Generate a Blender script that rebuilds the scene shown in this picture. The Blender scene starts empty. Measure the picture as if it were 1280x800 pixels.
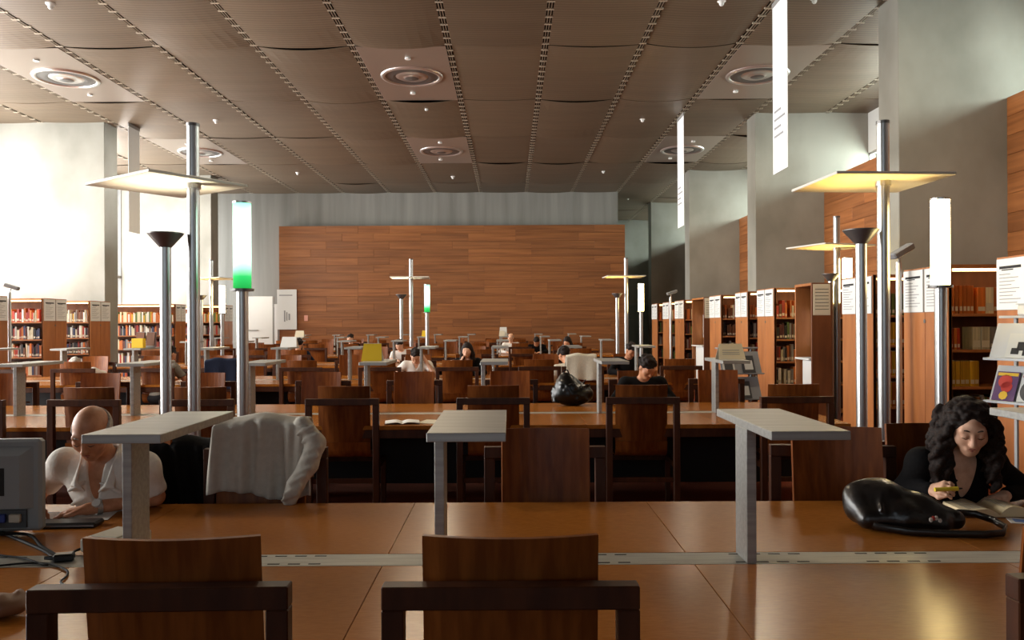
import bpy, bmesh, math, random
import numpy as np
from mathutils import Vector, Matrix, Euler

R = math.radians
rnd = random.Random(7)
SC = bpy.context.scene
COL = SC.collection

# ------------------------------------------------------------------ camera
CAM_Z = 1.62
F_PX = 1000.0
cam_d = bpy.data.cameras.new('camera')
cam_d.sensor_fit = 'HORIZONTAL'
cam_d.sensor_width = 36.0
cam_d.lens = 36.0 * F_PX / 1280.0
cam_d.shift_x = 3.5 / 1280.0
cam_d.shift_y = 4.0 / 1280.0
cam_d.clip_end = 200
cam = bpy.data.objects.new('camera', cam_d)
COL.objects.link(cam)
cam.location = (0, 0, CAM_Z)
cam.rotation_euler = (R(90), R(0.28), 0)
SC.camera = cam

# ------------------------------------------------------------------ light and exposure
SC.view_settings.view_transform = 'Standard'
SC.view_settings.look = 'None'
SC.view_settings.exposure = 0.6
SC.view_settings.gamma = 1.0
SC.view_settings.use_curve_mapping = False
SC.cycles.use_denoising = True
SC.cycles.max_bounces = 7
SC.cycles.diffuse_bounces = 4
SC.cycles.glossy_bounces = 3
SC.cycles.transparent_max_bounces = 8
SC.cycles.caustics_reflective = False
SC.cycles.caustics_refractive = False
SC.cycles.sample_clamp_indirect = 4.0

world = bpy.data.worlds.new('daylight')
SC.world = world
world.use_nodes = True
wb = world.node_tree.nodes['Background']
wb.inputs[0].default_value = (0.75, 0.88, 1.0, 1)
wb.inputs[1].default_value = 1.0


def area_light(name, loc, rot, sx, sy, power, color, spread=180):
    d = bpy.data.lights.new(name, 'AREA')
    d.shape = 'RECTANGLE'
    d.size, d.size_y = sx, sy
    d.energy = power
    d.color = color
    d.spread = R(spread)
    o = bpy.data.objects.new(name, d)
    COL.objects.link(o)
    o.location = loc
    o.rotation_euler = rot
    return o


DAY = (1.0, 0.985, 0.96)
# garden windows on the left side of the hall: one light outside each glazed bay
for yc, p in ((16.4, 1500), (23.6, 1500)):
    area_light('daylight_garden_window', (-13.35, yc, 3.4), (0, R(-90), 0), 6.0, 6.2, p, DAY)
area_light('daylight_garden_window', (-13.35, 9.3, 3.4), (0, R(-90), 0), 6.0, 6.2, 1700, DAY)
area_light('daylight_garden_window', (-13.35, 4.0, 3.4), (0, R(-90), 0), 6.0, 3.0, 850, DAY)  # unseen nearest bay, added to light the bald man from the side
area_light('daylight_garden_window', (-13.35, 29.4, 3.4), (0, R(-90), 0), 6.0, 2.8, 450, DAY)
# clerestory strip on the right side
for yc in (9.3, 16.4, 23.5, 30.6, 36.5):
    area_light('daylight_clerestory', (8.95, yc, 5.40), (0, R(90), 0), 0.5, 6.0, 190, (0.86, 1.0, 0.93))
# unseen end-wall window, added for weak fill from behind the viewpoint
area_light('daylight_end_window', (-2.0, -7.35, 3.2), (R(90), 0, 0), 9.0, 3.0, 7, (0.92, 0.97, 1.0))


# ------------------------------------------------------------------ materials
def srgb(r, g, b):
    def c(v):
        v /= 255.0
        return v / 12.92 if v <= 0.04045 else ((v + 0.055) / 1.055) ** 2.4
    return (c(r), c(g), c(b), 1)


MATS = {}


def new_mat(name):
    m = bpy.data.materials.new(name)
    m.use_nodes = True
    MATS[name] = m
    nt = m.node_tree
    return m, nt, nt.nodes['Principled BSDF']


def plain(name, col, rough=0.6, metal=0.0, coat=0.0, emit=None, estr=0.0, spec=0.5, sheen=0.0):
    m, nt, b = new_mat(name)
    b.inputs['Base Color'].default_value = col
    b.inputs['Roughness'].default_value = rough
    b.inputs['Metallic'].default_value = metal
    b.inputs['Coat Weight'].default_value = coat
    b.inputs['Specular IOR Level'].default_value = spec
    b.inputs['Sheen Weight'].default_value = sheen
    if emit is not None:
        b.inputs['Emission Color'].default_value = emit
        b.inputs['Emission Strength'].default_value = estr
    return m


def noisy(name, c1, c2, scale=(4, 4, 4), rough=0.6, metal=0.0, detail=4.0, var=0.0, bump=0.0, coat=0.0,
          lo=0.35, hi=0.65, spec=0.5, coord='Object', coat_rough=0.1, rough_var=0.0):
    """Two-tone noise material; 'var' adds a tone shift from object to object."""
    m, nt, b = new_mat(name)
    N, L = nt.nodes, nt.links
    tc = N.new('ShaderNodeTexCoord')
    mp = N.new('ShaderNodeMapping')
    mp.inputs['Scale'].default_value = scale
    L.new(tc.outputs[coord], mp.inputs['Vector'])
    oi = N.new('ShaderNodeObjectInfo')
    if var:
        ml = N.new('ShaderNodeMath'); ml.operation = 'MULTIPLY'; ml.inputs[1].default_value = 37.0
        L.new(oi.outputs['Random'], ml.inputs[0])
        ad = N.new('ShaderNodeVectorMath'); ad.operation = 'ADD'
        L.new(mp.outputs[0], ad.inputs[0]); L.new(ml.outputs[0], ad.inputs[1])
        vec = ad.outputs[0]
    else:
        vec = mp.outputs[0]
    nz = N.new('ShaderNodeTexNoise')
    nz.inputs['Scale'].default_value = 1.0
    nz.inputs['Detail'].default_value = detail
    L.new(vec, nz.inputs['Vector'])
    cr = N.new('ShaderNodeValToRGB')
    cr.color_ramp.elements[0].position = lo
    cr.color_ramp.elements[1].position = hi
    cr.color_ramp.elements[0].color = c1
    cr.color_ramp.elements[1].color = c2
    L.new(nz.outputs['Fac'], cr.inputs[0])
    out = cr.outputs[0]
    if var:
        hs = N.new('ShaderNodeHueSaturation')
        mr = N.new('ShaderNodeMapRange')
        mr.inputs['To Min'].default_value = 1 - var
        mr.inputs['To Max'].default_value = 1 + var
        L.new(oi.outputs['Random'], mr.inputs['Value'])
        L.new(mr.outputs[0], hs.inputs['Value'])
        L.new(out, hs.inputs['Color'])
        out = hs.outputs[0]
    L.new(out, b.inputs['Base Color'])
    b.inputs['Roughness'].default_value = rough
    if rough_var:
        mr2 = N.new('ShaderNodeMapRange')
        mr2.inputs['To Min'].default_value = rough - rough_var
        mr2.inputs['To Max'].default_value = rough + rough_var
        L.new(nz.outputs['Fac'], mr2.inputs['Value'])
        L.new(mr2.outputs[0], b.inputs['Roughness'])
    b.inputs['Metallic'].default_value = metal
    b.inputs['Coat Weight'].default_value = coat
    b.inputs['Coat Roughness'].default_value = coat_rough
    b.inputs['Specular IOR Level'].default_value = spec
    if bump:
        bp = N.new('ShaderNodeBump')
        bp.inputs['Strength'].default_value = bump
        bp.inputs['Distance'].default_value = 0.01
        L.new(nz.outputs['Fac'], bp.inputs['Height'])
        L.new(bp.outputs[0], b.inputs['Normal'])
    return m


noisy('table_wood', srgb(150, 90, 34), srgb(164, 102, 42), (30, 160, 30), rough=0.23, var=0.05, spec=0.18)
noisy('chair_wood', srgb(102, 52, 17), srgb(128, 71, 27), (30, 30, 3), rough=0.36, var=0.16, spec=0.22)
noisy('chair_frame', srgb(54, 27, 13), srgb(72, 38, 18), (20, 20, 4), rough=0.42, var=0.1, spec=0.25)
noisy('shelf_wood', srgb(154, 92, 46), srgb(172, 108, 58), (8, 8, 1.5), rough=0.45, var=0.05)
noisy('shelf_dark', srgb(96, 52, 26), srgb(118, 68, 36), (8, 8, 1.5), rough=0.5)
noisy('wall_wood', srgb(126, 74, 34), srgb(154, 96, 50), (0.6, 0.6, 14), rough=0.5, var=0.15, detail=6, lo=0.35, hi=0.65)
noisy('concrete', srgb(126, 124, 114), srgb(154, 152, 142), (0.7, 0.7, 0.5), rough=0.75, detail=8, bump=0.1, coord='Object')
noisy('concrete_back', srgb(130, 130, 124), srgb(154, 153, 147), (2.5, 1, 0.15), rough=0.7, detail=5)
noisy('carpet', srgb(100, 44, 26), srgb(122, 56, 32), (60, 60, 60), rough=0.95, spec=0.1, detail=2)
noisy('steel', (0.44, 0.44, 0.43, 1), (0.54, 0.54, 0.53, 1), (200, 200, 1), rough=0.34, metal=1.0)
noisy('aluminium', srgb(152, 152, 148), srgb(170, 170, 166), (3, 60, 60), rough=0.42, metal=0.55)
noisy('strip_metal', srgb(140, 138, 130), srgb(160, 158, 150), (4, 60, 60), rough=0.5, metal=0.3)
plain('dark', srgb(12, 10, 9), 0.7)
plain('dark_void', srgb(26, 20, 17), 0.9, spec=0.1)
plain('black_plastic', srgb(14, 14, 15), 0.35)
plain('cable_black', srgb(10, 10, 11), 0.65, spec=0.2)
plain('white_print', srgb(222, 222, 218), 0.7)
plain('grey_print', srgb(150, 150, 150), 0.8)
plain('ink', srgb(34, 34, 36), 0.8)
plain('white_paint', srgb(224, 224, 220), 0.6)
plain('banner', srgb(236, 238, 238), 0.8)
plain('plate_light', srgb(150, 136, 124), 0.3, metal=0.45)
plain('chrome', (0.72, 0.71, 0.69, 1), 0.28, metal=0.85)
plain('dark_chrome', (0.17, 0.165, 0.16, 1), 0.38, metal=0.7)
plain('rail', srgb(128, 114, 96), 0.45, metal=0.3)
plain('clip', srgb(186, 174, 154), 0.45, metal=0.3)
plain('shelf_metal', srgb(150, 148, 144), 0.5, metal=0.2)
plain('rack_grey', srgb(136, 138, 142), 0.5, metal=0.3)
plain('yellow_card', srgb(226, 186, 26), 0.6)
plain('cream_card', srgb(214, 204, 180), 0.7)
plain('frost_glass', srgb(128, 138, 132), 0.35, metal=0.0)
plain('pink_sign', srgb(226, 160, 140), 0.7)
plain('strip_lamp', (1, 1, 1, 1), 0.5, emit=(1.0, 0.60, 0.25, 1), estr=7.0)
plain('tube_warm', (1, 1, 1, 1), 0.5, emit=(1.0, 0.74, 0.30, 1), estr=15.0)
plain('uplight_bulb', (1, 1, 1, 1), 0.5, emit=(1.0, 0.78, 0.32, 1), estr=60.0)
plain('uplight_bulb_white', (1, 1, 1, 1), 0.5, emit=(1.0, 0.90, 0.66, 1), estr=60.0)
plain('spot_bulb', (1, 1, 1, 1), 0.5, emit=(1.0, 0.8, 0.5, 1), estr=4.0)
plain('shade_white', srgb(206, 202, 192), 0.5)

# greenish glass tube: tinted glass, clear towards the middle
m, nt, b = new_mat('tube_green')
tc = nt.nodes.new('ShaderNodeTexCoord'); sp = nt.nodes.new('ShaderNodeSeparateXYZ')
nt.links.new(tc.outputs['Generated'], sp.inputs[0])
cr = nt.nodes.new('ShaderNodeValToRGB')
e = cr.color_ramp.elements
e[0].position = 0.0; e[0].color = (0.01, 0.24, 0.04, 1)
e[1].position = 1.0; e[1].color = (0.25, 0.9, 0.55, 1)
for p_, c_ in ((0.14, (0.02, 0.40, 0.09, 1)), (0.34, (0.62, 1.0, 0.90, 1)), (0.8, (0.80, 1.0, 0.95, 1))):
    k_ = e.new(p_); k_.color = c_
nt.links.new(sp.outputs['Z'], cr.inputs[0])
nt.links.new(cr.outputs[0], b.inputs['Emission Color'])
nt.links.new(cr.outputs[0], b.inputs['Base Color'])
b.inputs['Emission Strength'].default_value = 1.3

# woven metal ceiling cloth: fine cross stripes and slight blotches
m, nt, b = new_mat('ceiling_mesh')
N, L = nt.nodes, nt.links
tc = N.new('ShaderNodeTexCoord')
wv = N.new('ShaderNodeTexWave'); wv.bands_direction = 'Y'; wv.inputs['Scale'].default_value = 3.2
wv.inputs['Distortion'].default_value = 0.6; wv.inputs['Detail'].default_value = 1.0
L.new(tc.outputs['Object'], wv.inputs['Vector'])
nz = N.new('ShaderNodeTexNoise'); nz.inputs['Scale'].default_value = 1.0; nz.inputs['Detail'].default_value = 6
mpc = N.new('ShaderNodeMapping'); mpc.inputs['Scale'].default_value = (0.35, 3.2, 1.0)
oi = N.new('ShaderNodeObjectInfo')
va = N.new('ShaderNodeVectorMath'); va.operation = 'ADD'
L.new(tc.outputs['Object'], va.inputs[0]); L.new(oi.outputs['Location'], va.inputs[1])
L.new(va.outputs[0], mpc.inputs['Vector']); L.new(mpc.outputs[0], nz.inputs['Vector'])
cr = N.new('ShaderNodeValToRGB')
cr.color_ramp.elements[0].color = srgb(82, 69, 54); cr.color_ramp.elements[1].color = srgb(124, 107, 87)
mx = N.new('ShaderNodeMath'); mx.operation = 'MULTIPLY_ADD'; mx.inputs[1].default_value = 0.5
L.new(wv.outputs['Fac'], mx.inputs[0])
sb = N.new('ShaderNodeMath'); sb.operation = 'MULTIPLY'; sb.inputs[1].default_value = 0.6
L.new(nz.outputs['Fac'], sb.inputs[0]); L.new(sb.outputs[0], mx.inputs[2])
L.new(mx.outputs[0], cr.inputs[0])
hs = N.new('ShaderNodeHueSaturation')
mr = N.new('ShaderNodeMapRange'); mr.inputs['To Min'].default_value = 0.88; mr.inputs['To Max'].default_value = 1.1
L.new(oi.outputs['Random'], mr.inputs['Value']); L.new(mr.outputs[0], hs.inputs['Value'])
L.new(cr.outputs[0], hs.inputs['Color']); L.new(hs.outputs[0], b.inputs['Base Color'])
b.inputs['Roughness'].default_value = 0.5
b.inputs['Metallic'].default_value = 0.35

# window glass: mostly clear with a sheen
m, nt, b = new_mat('window_glass')
N, L = nt.nodes, nt.links
out = N['Material Output']
tr = N.new('ShaderNodeBsdfTransparent'); gl = N.new('ShaderNodeBsdfGlossy'); gl.inputs['Roughness'].default_value = 0.05
mx = N.new('ShaderNodeMixShader'); mx.inputs[0].default_value = 0.06
L.new(tr.outputs[0], mx.inputs[1]); L.new(gl.outputs[0], mx.inputs[2]); L.new(mx.outputs[0], out.inputs['Surface'])


def cloth(name, c, v=0.12, scale=60):
    d = tuple(x * (1 - v) for x in c[:3]) + (1,)
    return noisy(name, d, c, (scale,) * 3, rough=0.9, spec=0.15, bump=0.25, detail=3)


def book_mat(name, c):
    return noisy(name, tuple(x * 0.7 for x in c[:3]) + (1,), c, (60, 60, 2), rough=0.55, var=0.3)


BOOK_COLS = {
    'orange': srgb(196, 104, 36), 'red': srgb(170, 52, 30), 'yellow': srgb(206, 158, 40), 'cream': srgb(214, 200, 164),
    'grey': srgb(150, 142, 132), 'black': srgb(34, 30, 30), 'green': srgb(96, 112, 48), 'navy': srgb(44, 50, 84),
    'brown': srgb(112, 66, 36), 'white': srgb(226, 222, 212), 'maroon': srgb(98, 34, 34)}
for k_, v_ in BOOK_COLS.items():
    book_mat('book_' + k_, v_)


def M(n):
    return MATS[n]


# ------------------------------------------------------------------ mesh helpers
class MB:
    def __init__(self):
        self.v, self.f, self.m = [], [], []

    def add(self, vs, fs, mi=0):
        o = len(self.v)
        self.v.extend(vs)
        self.f.extend([tuple(i + o for i in f) for f in fs])
        self.m.extend([mi] * len(fs))
        return self

    def box(self, x0, x1, y0, y1, z0, z1, mi=0, mat=None):
        vs = [Vector((x, y, z)) for z in (z0, z1) for y in (y0, y1) for x in (x0, x1)]
        if mat is not None:
            vs = [mat @ v for v in vs]
        return self.add([tuple(v) for v in vs],
                        [(0, 2, 3, 1), (4, 5, 7, 6), (0, 1, 5, 4), (2, 6, 7, 3), (0, 4, 6, 2), (1, 3, 7, 5)], mi)

    def cyl(self, p0, p1, r0, r1=None, n=16, caps=True, mi=0):
        if r1 is None:
            r1 = r0
        p0, p1 = Vector(p0), Vector(p1)
        d = (p1 - p0).normalized()
        a = d.orthogonal().normalized()
        c = d.cross(a)
        vs = []
        for p, r in ((p0, r0), (p1, r1)):
            for i in range(n):
                t = 2 * math.pi * i / n
                vs.append(tuple(p + a * (r * math.cos(t)) + c * (r * math.sin(t))))
        fs = [(i, (i + 1) % n, n + (i + 1) % n, n + i) for i in range(n)]
        if caps:
            fs.append(tuple(range(n - 1, -1, -1)))
            fs.append(tuple(range(n, 2 * n)))
        return self.add(vs, fs, mi)

    def lathe(self, prof, c=(0, 0, 0), n=24, mi=0):
        """prof: list of (r, z) revolved about the z axis through c."""
        vs, fs = [], []
        for r, z in prof:
            for i in range(n):
                t = 2 * math.pi * i / n
                vs.append((c[0] + r * math.cos(t), c[1] + r * math.sin(t), c[2] + z))
        for j in range(len(prof) - 1):
            for i in range(n):
                a, b2 = j * n + i, j * n + (i + 1) % n
                fs.append((a, b2, b2 + n, a + n))
        return self.add(vs, fs, mi)

    def tube(self, pts, r, n=8, mi=0, flat=None):
        """a round (or flattened, flat=(rx, ry)) tube through points; r may be a list"""
        pts = [Vector(p) for p in pts]
        m_ = len(pts)
        rs = r if isinstance(r, (list, tuple)) else [r] * m_
        vs, fs = [], []
        up = Vector((0, 0, 1))
        for j, p in enumerate(pts):
            d = (pts[min(j + 1, m_ - 1)] - pts[max(j - 1, 0)]).normalized()
            s = d.cross(up)
            s = s.normalized() if s.length > 1e-3 else Vector((1, 0, 0))
            u = s.cross(d)
            for i in range(n):
                t = 2 * math.pi * i / n
                kx, ky = flat if flat else (1, 1)
                vs.append(tuple(p + s * (rs[j] * kx * math.cos(t)) + u * (rs[j] * ky * math.sin(t))))
        for j in range(m_ - 1):
            for i in range(n):
                a, b2 = j * n + i, j * n + (i + 1) % n
                fs.append((a, b2, b2 + n, a + n))
        fs.append(tuple(range(n - 1, -1, -1)))
        fs.append(tuple(range((m_ - 1) * n, m_ * n)))
        return self.add(vs, fs, mi)

    def grid(self, nu, nv, fn, mi=0):
        vs = [tuple(fn(i / nu, j / nv)) for j in range(nv + 1) for i in range(nu + 1)]
        fs = [(j * (nu + 1) + i, j * (nu + 1) + i + 1, (j + 1) * (nu + 1) + i + 1, (j + 1) * (nu + 1) + i)
              for j in range(nv) for i in range(nu)]
        return self.add(vs, fs, mi)

    def mesh(self, name, mats, bevel=0.0, smooth=False, thick=0.0):
        me = bpy.data.meshes.new(name)
        me.from_pydata(self.v, [], self.f)
        if isinstance(mats, str):
            mats = [mats]
        for q in mats:
            me.materials.append(M(q))
        me.polygons.foreach_set('material_index', self.m)
        if bevel or thick:
            bm = bmesh.new()
            bm.from_mesh(me)
            if thick:
                bmesh.ops.recalc_face_normals(bm, faces=bm.faces)
                bmesh.ops.solidify(bm, geom=list(bm.faces), thickness=thick)
            if bevel:
                bmesh.ops.bevel(bm, geom=list(bm.edges), offset=bevel, segments=1, affect='EDGES', clamp_overlap=True)
            bm.to_mesh(me)
            bm.free()
        if smooth:
            me.polygons.foreach_set('use_smooth', [True] * len(me.polygons))
        me.update()
        return me


def ob(name, mesh, parent=None, loc=(0, 0, 0), rot=(0, 0, 0), scale=None):
    o = bpy.data.objects.new(name, mesh)
    COL.objects.link(o)
    o.location = loc
    o.rotation_euler = rot
    if scale:
        o.scale = scale
    if parent is not None:
        o.parent = parent
    return o


def tag(o, label=None, cat=None, group=None, kind=None):
    if label:
        o['label'] = label
    if cat:
        o['category'] = cat
    if group:
        o['group'] = group
    if kind:
        o['kind'] = kind
    return o


def thing(name, label, cat, loc=(0, 0, 0), rz=0.0, group=None):
    o = ob(name, None, None, loc, (0, 0, rz))
    o.empty_display_size = 0.1
    return tag(o, label, cat, group)


def struct(name, mb, mat, label, parent=None, bevel=0.0, smooth=False, cat='structure', **kw):
    o = ob(name, mb.mesh(name, mat, bevel, smooth), parent, **kw)
    if parent is None:
        tag(o, label, cat, None, 'structure')
    return o


def copy_tree(o, parent=None):
    c = o.copy()
    COL.objects.link(c)
    c.parent = parent
    for ch in CHILD.get(o.name, []):
        copy_tree_part(ch, c)
    return c


def copy_tree_part(ch, parent):
    c = ch.copy()
    COL.objects.link(c)
    c.parent = parent
    for g in CHILD.get(ch.name, []):
        copy_tree_part(g, c)


CHILD = {}


def register(root, parts):
    CHILD[root.name] = parts


def at(px, py, Y=None, z=None):
    """world point seen at photo pixel (px, py), on depth Y or on height z"""
    a = (px - 636.5) / F_PX
    b_ = (404.0 - py) / F_PX
    r = R(0.28)
    a2 = a * math.cos(r) + b_ * math.sin(r)
    b2 = -a * math.sin(r) + b_ * math.cos(r)
    if Y is None:
        Y = (z - CAM_Z) / b2
    return Vector((a2 * Y, Y, CAM_Z + b2 * Y))


# ------------------------------------------------------------------ the hall
CEIL = 6.70
SEAM0, SEAM_W = 0.685, 1.768
ROW0, ROW_L = 14.6, 3.556


def sx(k):
    return SEAM0 + SEAM_W * k


def sy(j):
    return ROW0 + ROW_L * j


fl = struct('floor', MB().box(-14, 10, -7, 41, -0.1, 0), 'carpet', 'red-brown carpet floor of the reading hall', cat='floor')

# ceiling: dark void above, woven metal panels hung below, seams with clips between the columns
ceil = struct('ceiling', MB().box(-14, 10, -7, 41, CEIL + 0.28, CEIL + 0.4), 'dark_void',
              'ceiling of brown woven metal panels hung in rows', cat='ceiling')
GAP = 0.055


def panel_mesh(w, l, sag):
    mb = MB()

    def fn(u, v):
        x = (u - 0.5) * w
        y = (v - 0.5) * l
        s = sag * (1 - (2 * u - 1) ** 2)
        return (x, y, -s * (0.5 + 0.5 * (2 * v - 1) ** 2))
    mb.grid(8, 4, fn)
    return mb.mesh('ceiling_panel', 'ceiling_mesh', thick=0.012)


panels = [panel_mesh(SEAM_W - 2 * GAP, ROW_L - 0.05, s) for s in (0.045, 0.075, 0.03)]
plate_me = MB().box(-SEAM_W / 2 + GAP, SEAM_W / 2 - GAP, -ROW_L / 2 + 0.02, ROW_L / 2 - 0.02, -0.02, 0.0)
plate_me = plate_me.mesh('downlight_plate', 'plate_light', 0.006)
PLATES = [(k, j) for k in (-6, -2, 2) for j in (-2, 0, 2)]
for k in range(-8, 5):
    for j in range(-2, 7):
        if k < 2 and j > 4:
            continue
        xc, yc = sx(k) + SEAM_W / 2, sy(j) + ROW_L / 2
        if (k, j) in PLATES:
            ob('plate', plate_me, ceil, (xc, yc, CEIL))
            continue
        ob('panel', panels[rnd.randrange(3)], ceil, (xc, yc, CEIL + rnd.uniform(-0.012, 0.012)))
# plain panels over the part of the hall behind the viewpoint
back_me = panel_mesh(SEAM_W - 2 * GAP, sy(-2) + 7 - 0.03, 0.03)
for k in range(-8, 5):
    ob('panel', back_me, ceil, (sx(k) + SEAM_W / 2, (sy(-2) - 7) / 2, CEIL))
y_end = {True: 31.0, False: 40.0}
for k in range(-8, 6):
    ye = y_end[k < 2]
    ob('seam_backing', MB().box(-GAP, GAP, -7, ye, 0.10, 0.12).mesh('seam_backing', 'dark_void'), ceil, (sx(k), 0, CEIL))
    for s in (-1, 1):
        ob('seam_rail', MB().box(s * 0.022 - 0.009, s * 0.022 + 0.009, 4, ye, -0.012, 0.004).mesh('seam_rail', 'rail'), ceil, (sx(k), 0, CEIL))
    cl = MB()
    y = 7.5
    while y < ye:
        cl.box(-GAP - 0.012, GAP + 0.012, y - 0.022, y + 0.022, -0.014, 0.008)
        y += 0.32
    c = ob('seam_clips', cl.mesh('seam_clips', 'clip'), ceil, (sx(k), 0, CEIL))
    c['kind'] = 'stuff'

# downlights in the square plates
def dl_proto():
    t = thing('ceiling_downlight', 'round polished downlight set in a square ceiling plate', 'downlight')
    a = ob('rim', MB().lathe([(0.54, -0.01), (0.56, -0.035), (0.62, -0.03), (0.635, 0.0)], n=40).mesh('rim', 'chrome', smooth=True), t)
    b1 = ob('reflector', MB().lathe([(0.54, -0.012), (0.46, -0.004), (0.40, -0.03), (0.33, -0.006)], n=40).mesh('reflector', 'dark_chrome', smooth=True), t)
    c1 = ob('inner_ring', MB().lathe([(0.33, -0.008), (0.26, -0.04), (0.20, -0.012), (0.14, -0.045)], n=32).mesh('inner_ring', 'chrome', smooth=True), t)
    d1 = ob('lamp_cap', MB().lathe([(0.14, -0.045), (0.10, -0.06), (0.0, -0.065)], n=24).mesh('lamp_cap', 'dark_chrome', smooth=True), t)
    s1 = [ob('small_spot', MB().lathe([(0.055, 0.0), (0.055, -0.03), (0.0, -0.035)], n=12).mesh('small_spot', 'white_paint'), t, (xx, yy, 0))
          for xx, yy in ((-0.12, 1.15), (0.06, -1.15))]
    register(t, [a, b1, c1, d1] + s1)
    return t


dl = dl_proto()
names = {-6: 'over the garden side', -2: 'over the middle of the tables', 2: 'over the bookcase aisle'}
first = True
for k, j in PLATES:
    o = dl if first else copy_tree(dl)
    first = False
    o.location = (sx(k) + SEAM_W / 2, sy(j) + ROW_L / 2, CEIL - 0.02)
    o['label'] = 'round polished downlight in a square ceiling plate ' + names[k]
    o['label'] = 'round polished downlight ' + names[k] + {-2: ', above the front tables', 0: ', above the third and fourth tables', 2: ', towards the end wall'}[j]
    o['group'] = 'round ceiling downlights'
    ld = bpy.data.lights.new('downlight_glow', 'AREA')
    ld.shape = 'DISK'
    ld.size = 0.3
    ld.energy = 70
    ld.color = (1.0, 0.82, 0.58)
    lo_ = bpy.data.objects.new('downlight_glow', ld)
    COL.objects.link(lo_)
    lo_.parent = o
    lo_.location = (0, 0, -0.09)

# small smoke detectors under the panels
det = MB().lathe([(0.10, 0.0), (0.09, -0.03), (0.055, -0.04), (0.05, -0.09), (0.03, -0.12), (0.0, -0.125)], n=16).mesh('detector', 'white_paint', smooth=True)
for px, py in ((63, 12), (270, 155), (372, 219), (533, 139), (566, 224), (803, 153), (754, 217), (785, 250), (902, 8), (1018, 5)):
    p = at(px, py, z=CEIL - 0.11)
    o = ob('smoke_detector', det, None, (p.x, p.y, CEIL - 0.012), scale=(0.75,) * 3)
    tag(o, 'small white domed smoke detector under the woven ceiling', 'detector', 'smoke detectors on the ceiling')

# walls
PL, PR = -10.1, 6.0
WOODX, LEDGE, WINX = 7.7, 5.05, 8.75
struct('wall_back', MB().box(-14, 4.23, 31.0, 41, 0, CEIL + 0.3), 'concrete_back', 'grey concrete end wall behind the wood panelling', cat='wall')
struct('wall_far', MB().box(4.23, 10, 40, 41, 0, CEIL + 0.3), 'concrete', 'far concrete wall beyond the bookcase aisle', cat='wall')
struct('wall_rear', MB().box(-14, -6.6, -7.2, -7, 0, CEIL + 0.3).box(2.6, 10, -7.2, -7, 0, CEIL + 0.3)
       .box(-6.6, 2.6, -7.2, -7, 0, 1.6).box(-6.6, 2.6, -7.2, -7, 4.8, CEIL + 0.3), 'concrete', 'concrete end wall with a wide window', cat='wall')
# piers: thick concrete blades standing out from both sides
pier_y_r = [5.15, 12.3, 19.45, 26.6, 33.75]
pier_y_l = [5.6, 12.8, 20.0, 27.15]
for y in pier_y_r:
    struct('wall_right_pier', MB().box(PR, WINX + 1.2, y, y + 0.66, 0, CEIL + 0.25), 'concrete', 'grey concrete pier standing by the bookcases', bevel=0.01, cat='wall')
for y in pier_y_l:
    struct('wall_left_pier', MB().box(-14, PL, y, y + 0.66, 0, CEIL + 0.25), 'concrete', 'pale concrete pier on the garden side', bevel=0.01, cat='wall')

plank_cache = {}


def plank(l, h, d=0.03):
    key = (round(l, 2), round(h, 2))
    if key not in plank_cache:
        plank_cache[key] = MB().box(0, l, -d, 0, 0.002, h - 0.002).mesh('plank', 'wall_wood', 0.003)
    return plank_cache[key]


def clad(parent, origin, rz, length, height, course, pieces):
    """horizontal boards laid on a wall face: x along the wall, -y outwards"""
    n = int(round(height / course))
    ch = height / n
    rot = Matrix.Rotation(rz, 4, 'Z')
    for i in range(n):
        x = 0.0
        while x < length - 1e-3:
            l = rnd.choice(pieces)
            if x + l > length - 0.5:
                l = length - x
            p = Vector(origin) + rot @ Vector((x, -rnd.uniform(0, 0.004), i * ch))
            ob('plank', plank(l - 0.004, ch), parent, p, (0, 0, rz))
            x += l


# wood panelling in front of the end wall
ww = struct('wall_back_panelling', MB().box(-8.72, 4.40, 30.45, 31.0, 0, 5.34), 'shelf_dark', 'tall wall of warm brown horizontal boards at the end of the hall', cat='wall')
clad(ww, (-8.74, 30.45, 0.0), 0, 13.16, 5.35, 0.30, (1.2, 1.8, 2.4, 3.0))
# wood panelled side walls with a ledge and clerestory above, bay by bay
bays_r = [(-7, 5.15), (5.81, 12.3), (12.96, 19.45), (20.11, 26.6), (27.26, 33.75), (34.41, 40)]
for i, (y0, y1) in enumerate(bays_r):
    wr = struct('wall_right', MB().box(WOODX, WINX + 0.1, y0, y1, 0, LEDGE), 'shelf_dark', 'warm wood-clad side wall between two concrete piers', cat='wall')
    if y1 > 6:
        clad(wr, (WOODX, y1, 0.0), R(-90), y1 - y0, LEDGE, 0.3, (1.6, 2.2, 3.2))
    struct('wall_right_clerestory', MB().box(WINX, WINX + 0.1, y0, y1, 5.72, CEIL + 0.25), 'white_paint', 'white wall band above the clerestory glass', cat='wall')
    wn = struct('window_%d' % (i + 1), MB().box(WINX + 0.02, WINX + 0.08, y0, y1, LEDGE, LEDGE + 0.06)
                .box(WINX + 0.02, WINX + 0.08, y0, y1, 5.66, 5.72), 'shelf_metal', 'long clerestory window above the wood-clad wall', cat='window')
    n = 4
    for q in range(n):
        a, b2 = y0 + (y1 - y0) * q / n, y0 + (y1 - y0) * (q + 1) / n
        ob('pane', MB().box(WINX + 0.045, WINX + 0.055, a + 0.02, b2 - 0.02, LEDGE + 0.06, 5.66).mesh('pane', 'window_glass'), wn)
        ob('mullion', MB().box(WINX + 0.02, WINX + 0.08, b2 - 0.02, b2 + 0.02, LEDGE + 0.06, 5.66).mesh('mullion', 'shelf_metal'), wn)
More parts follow.
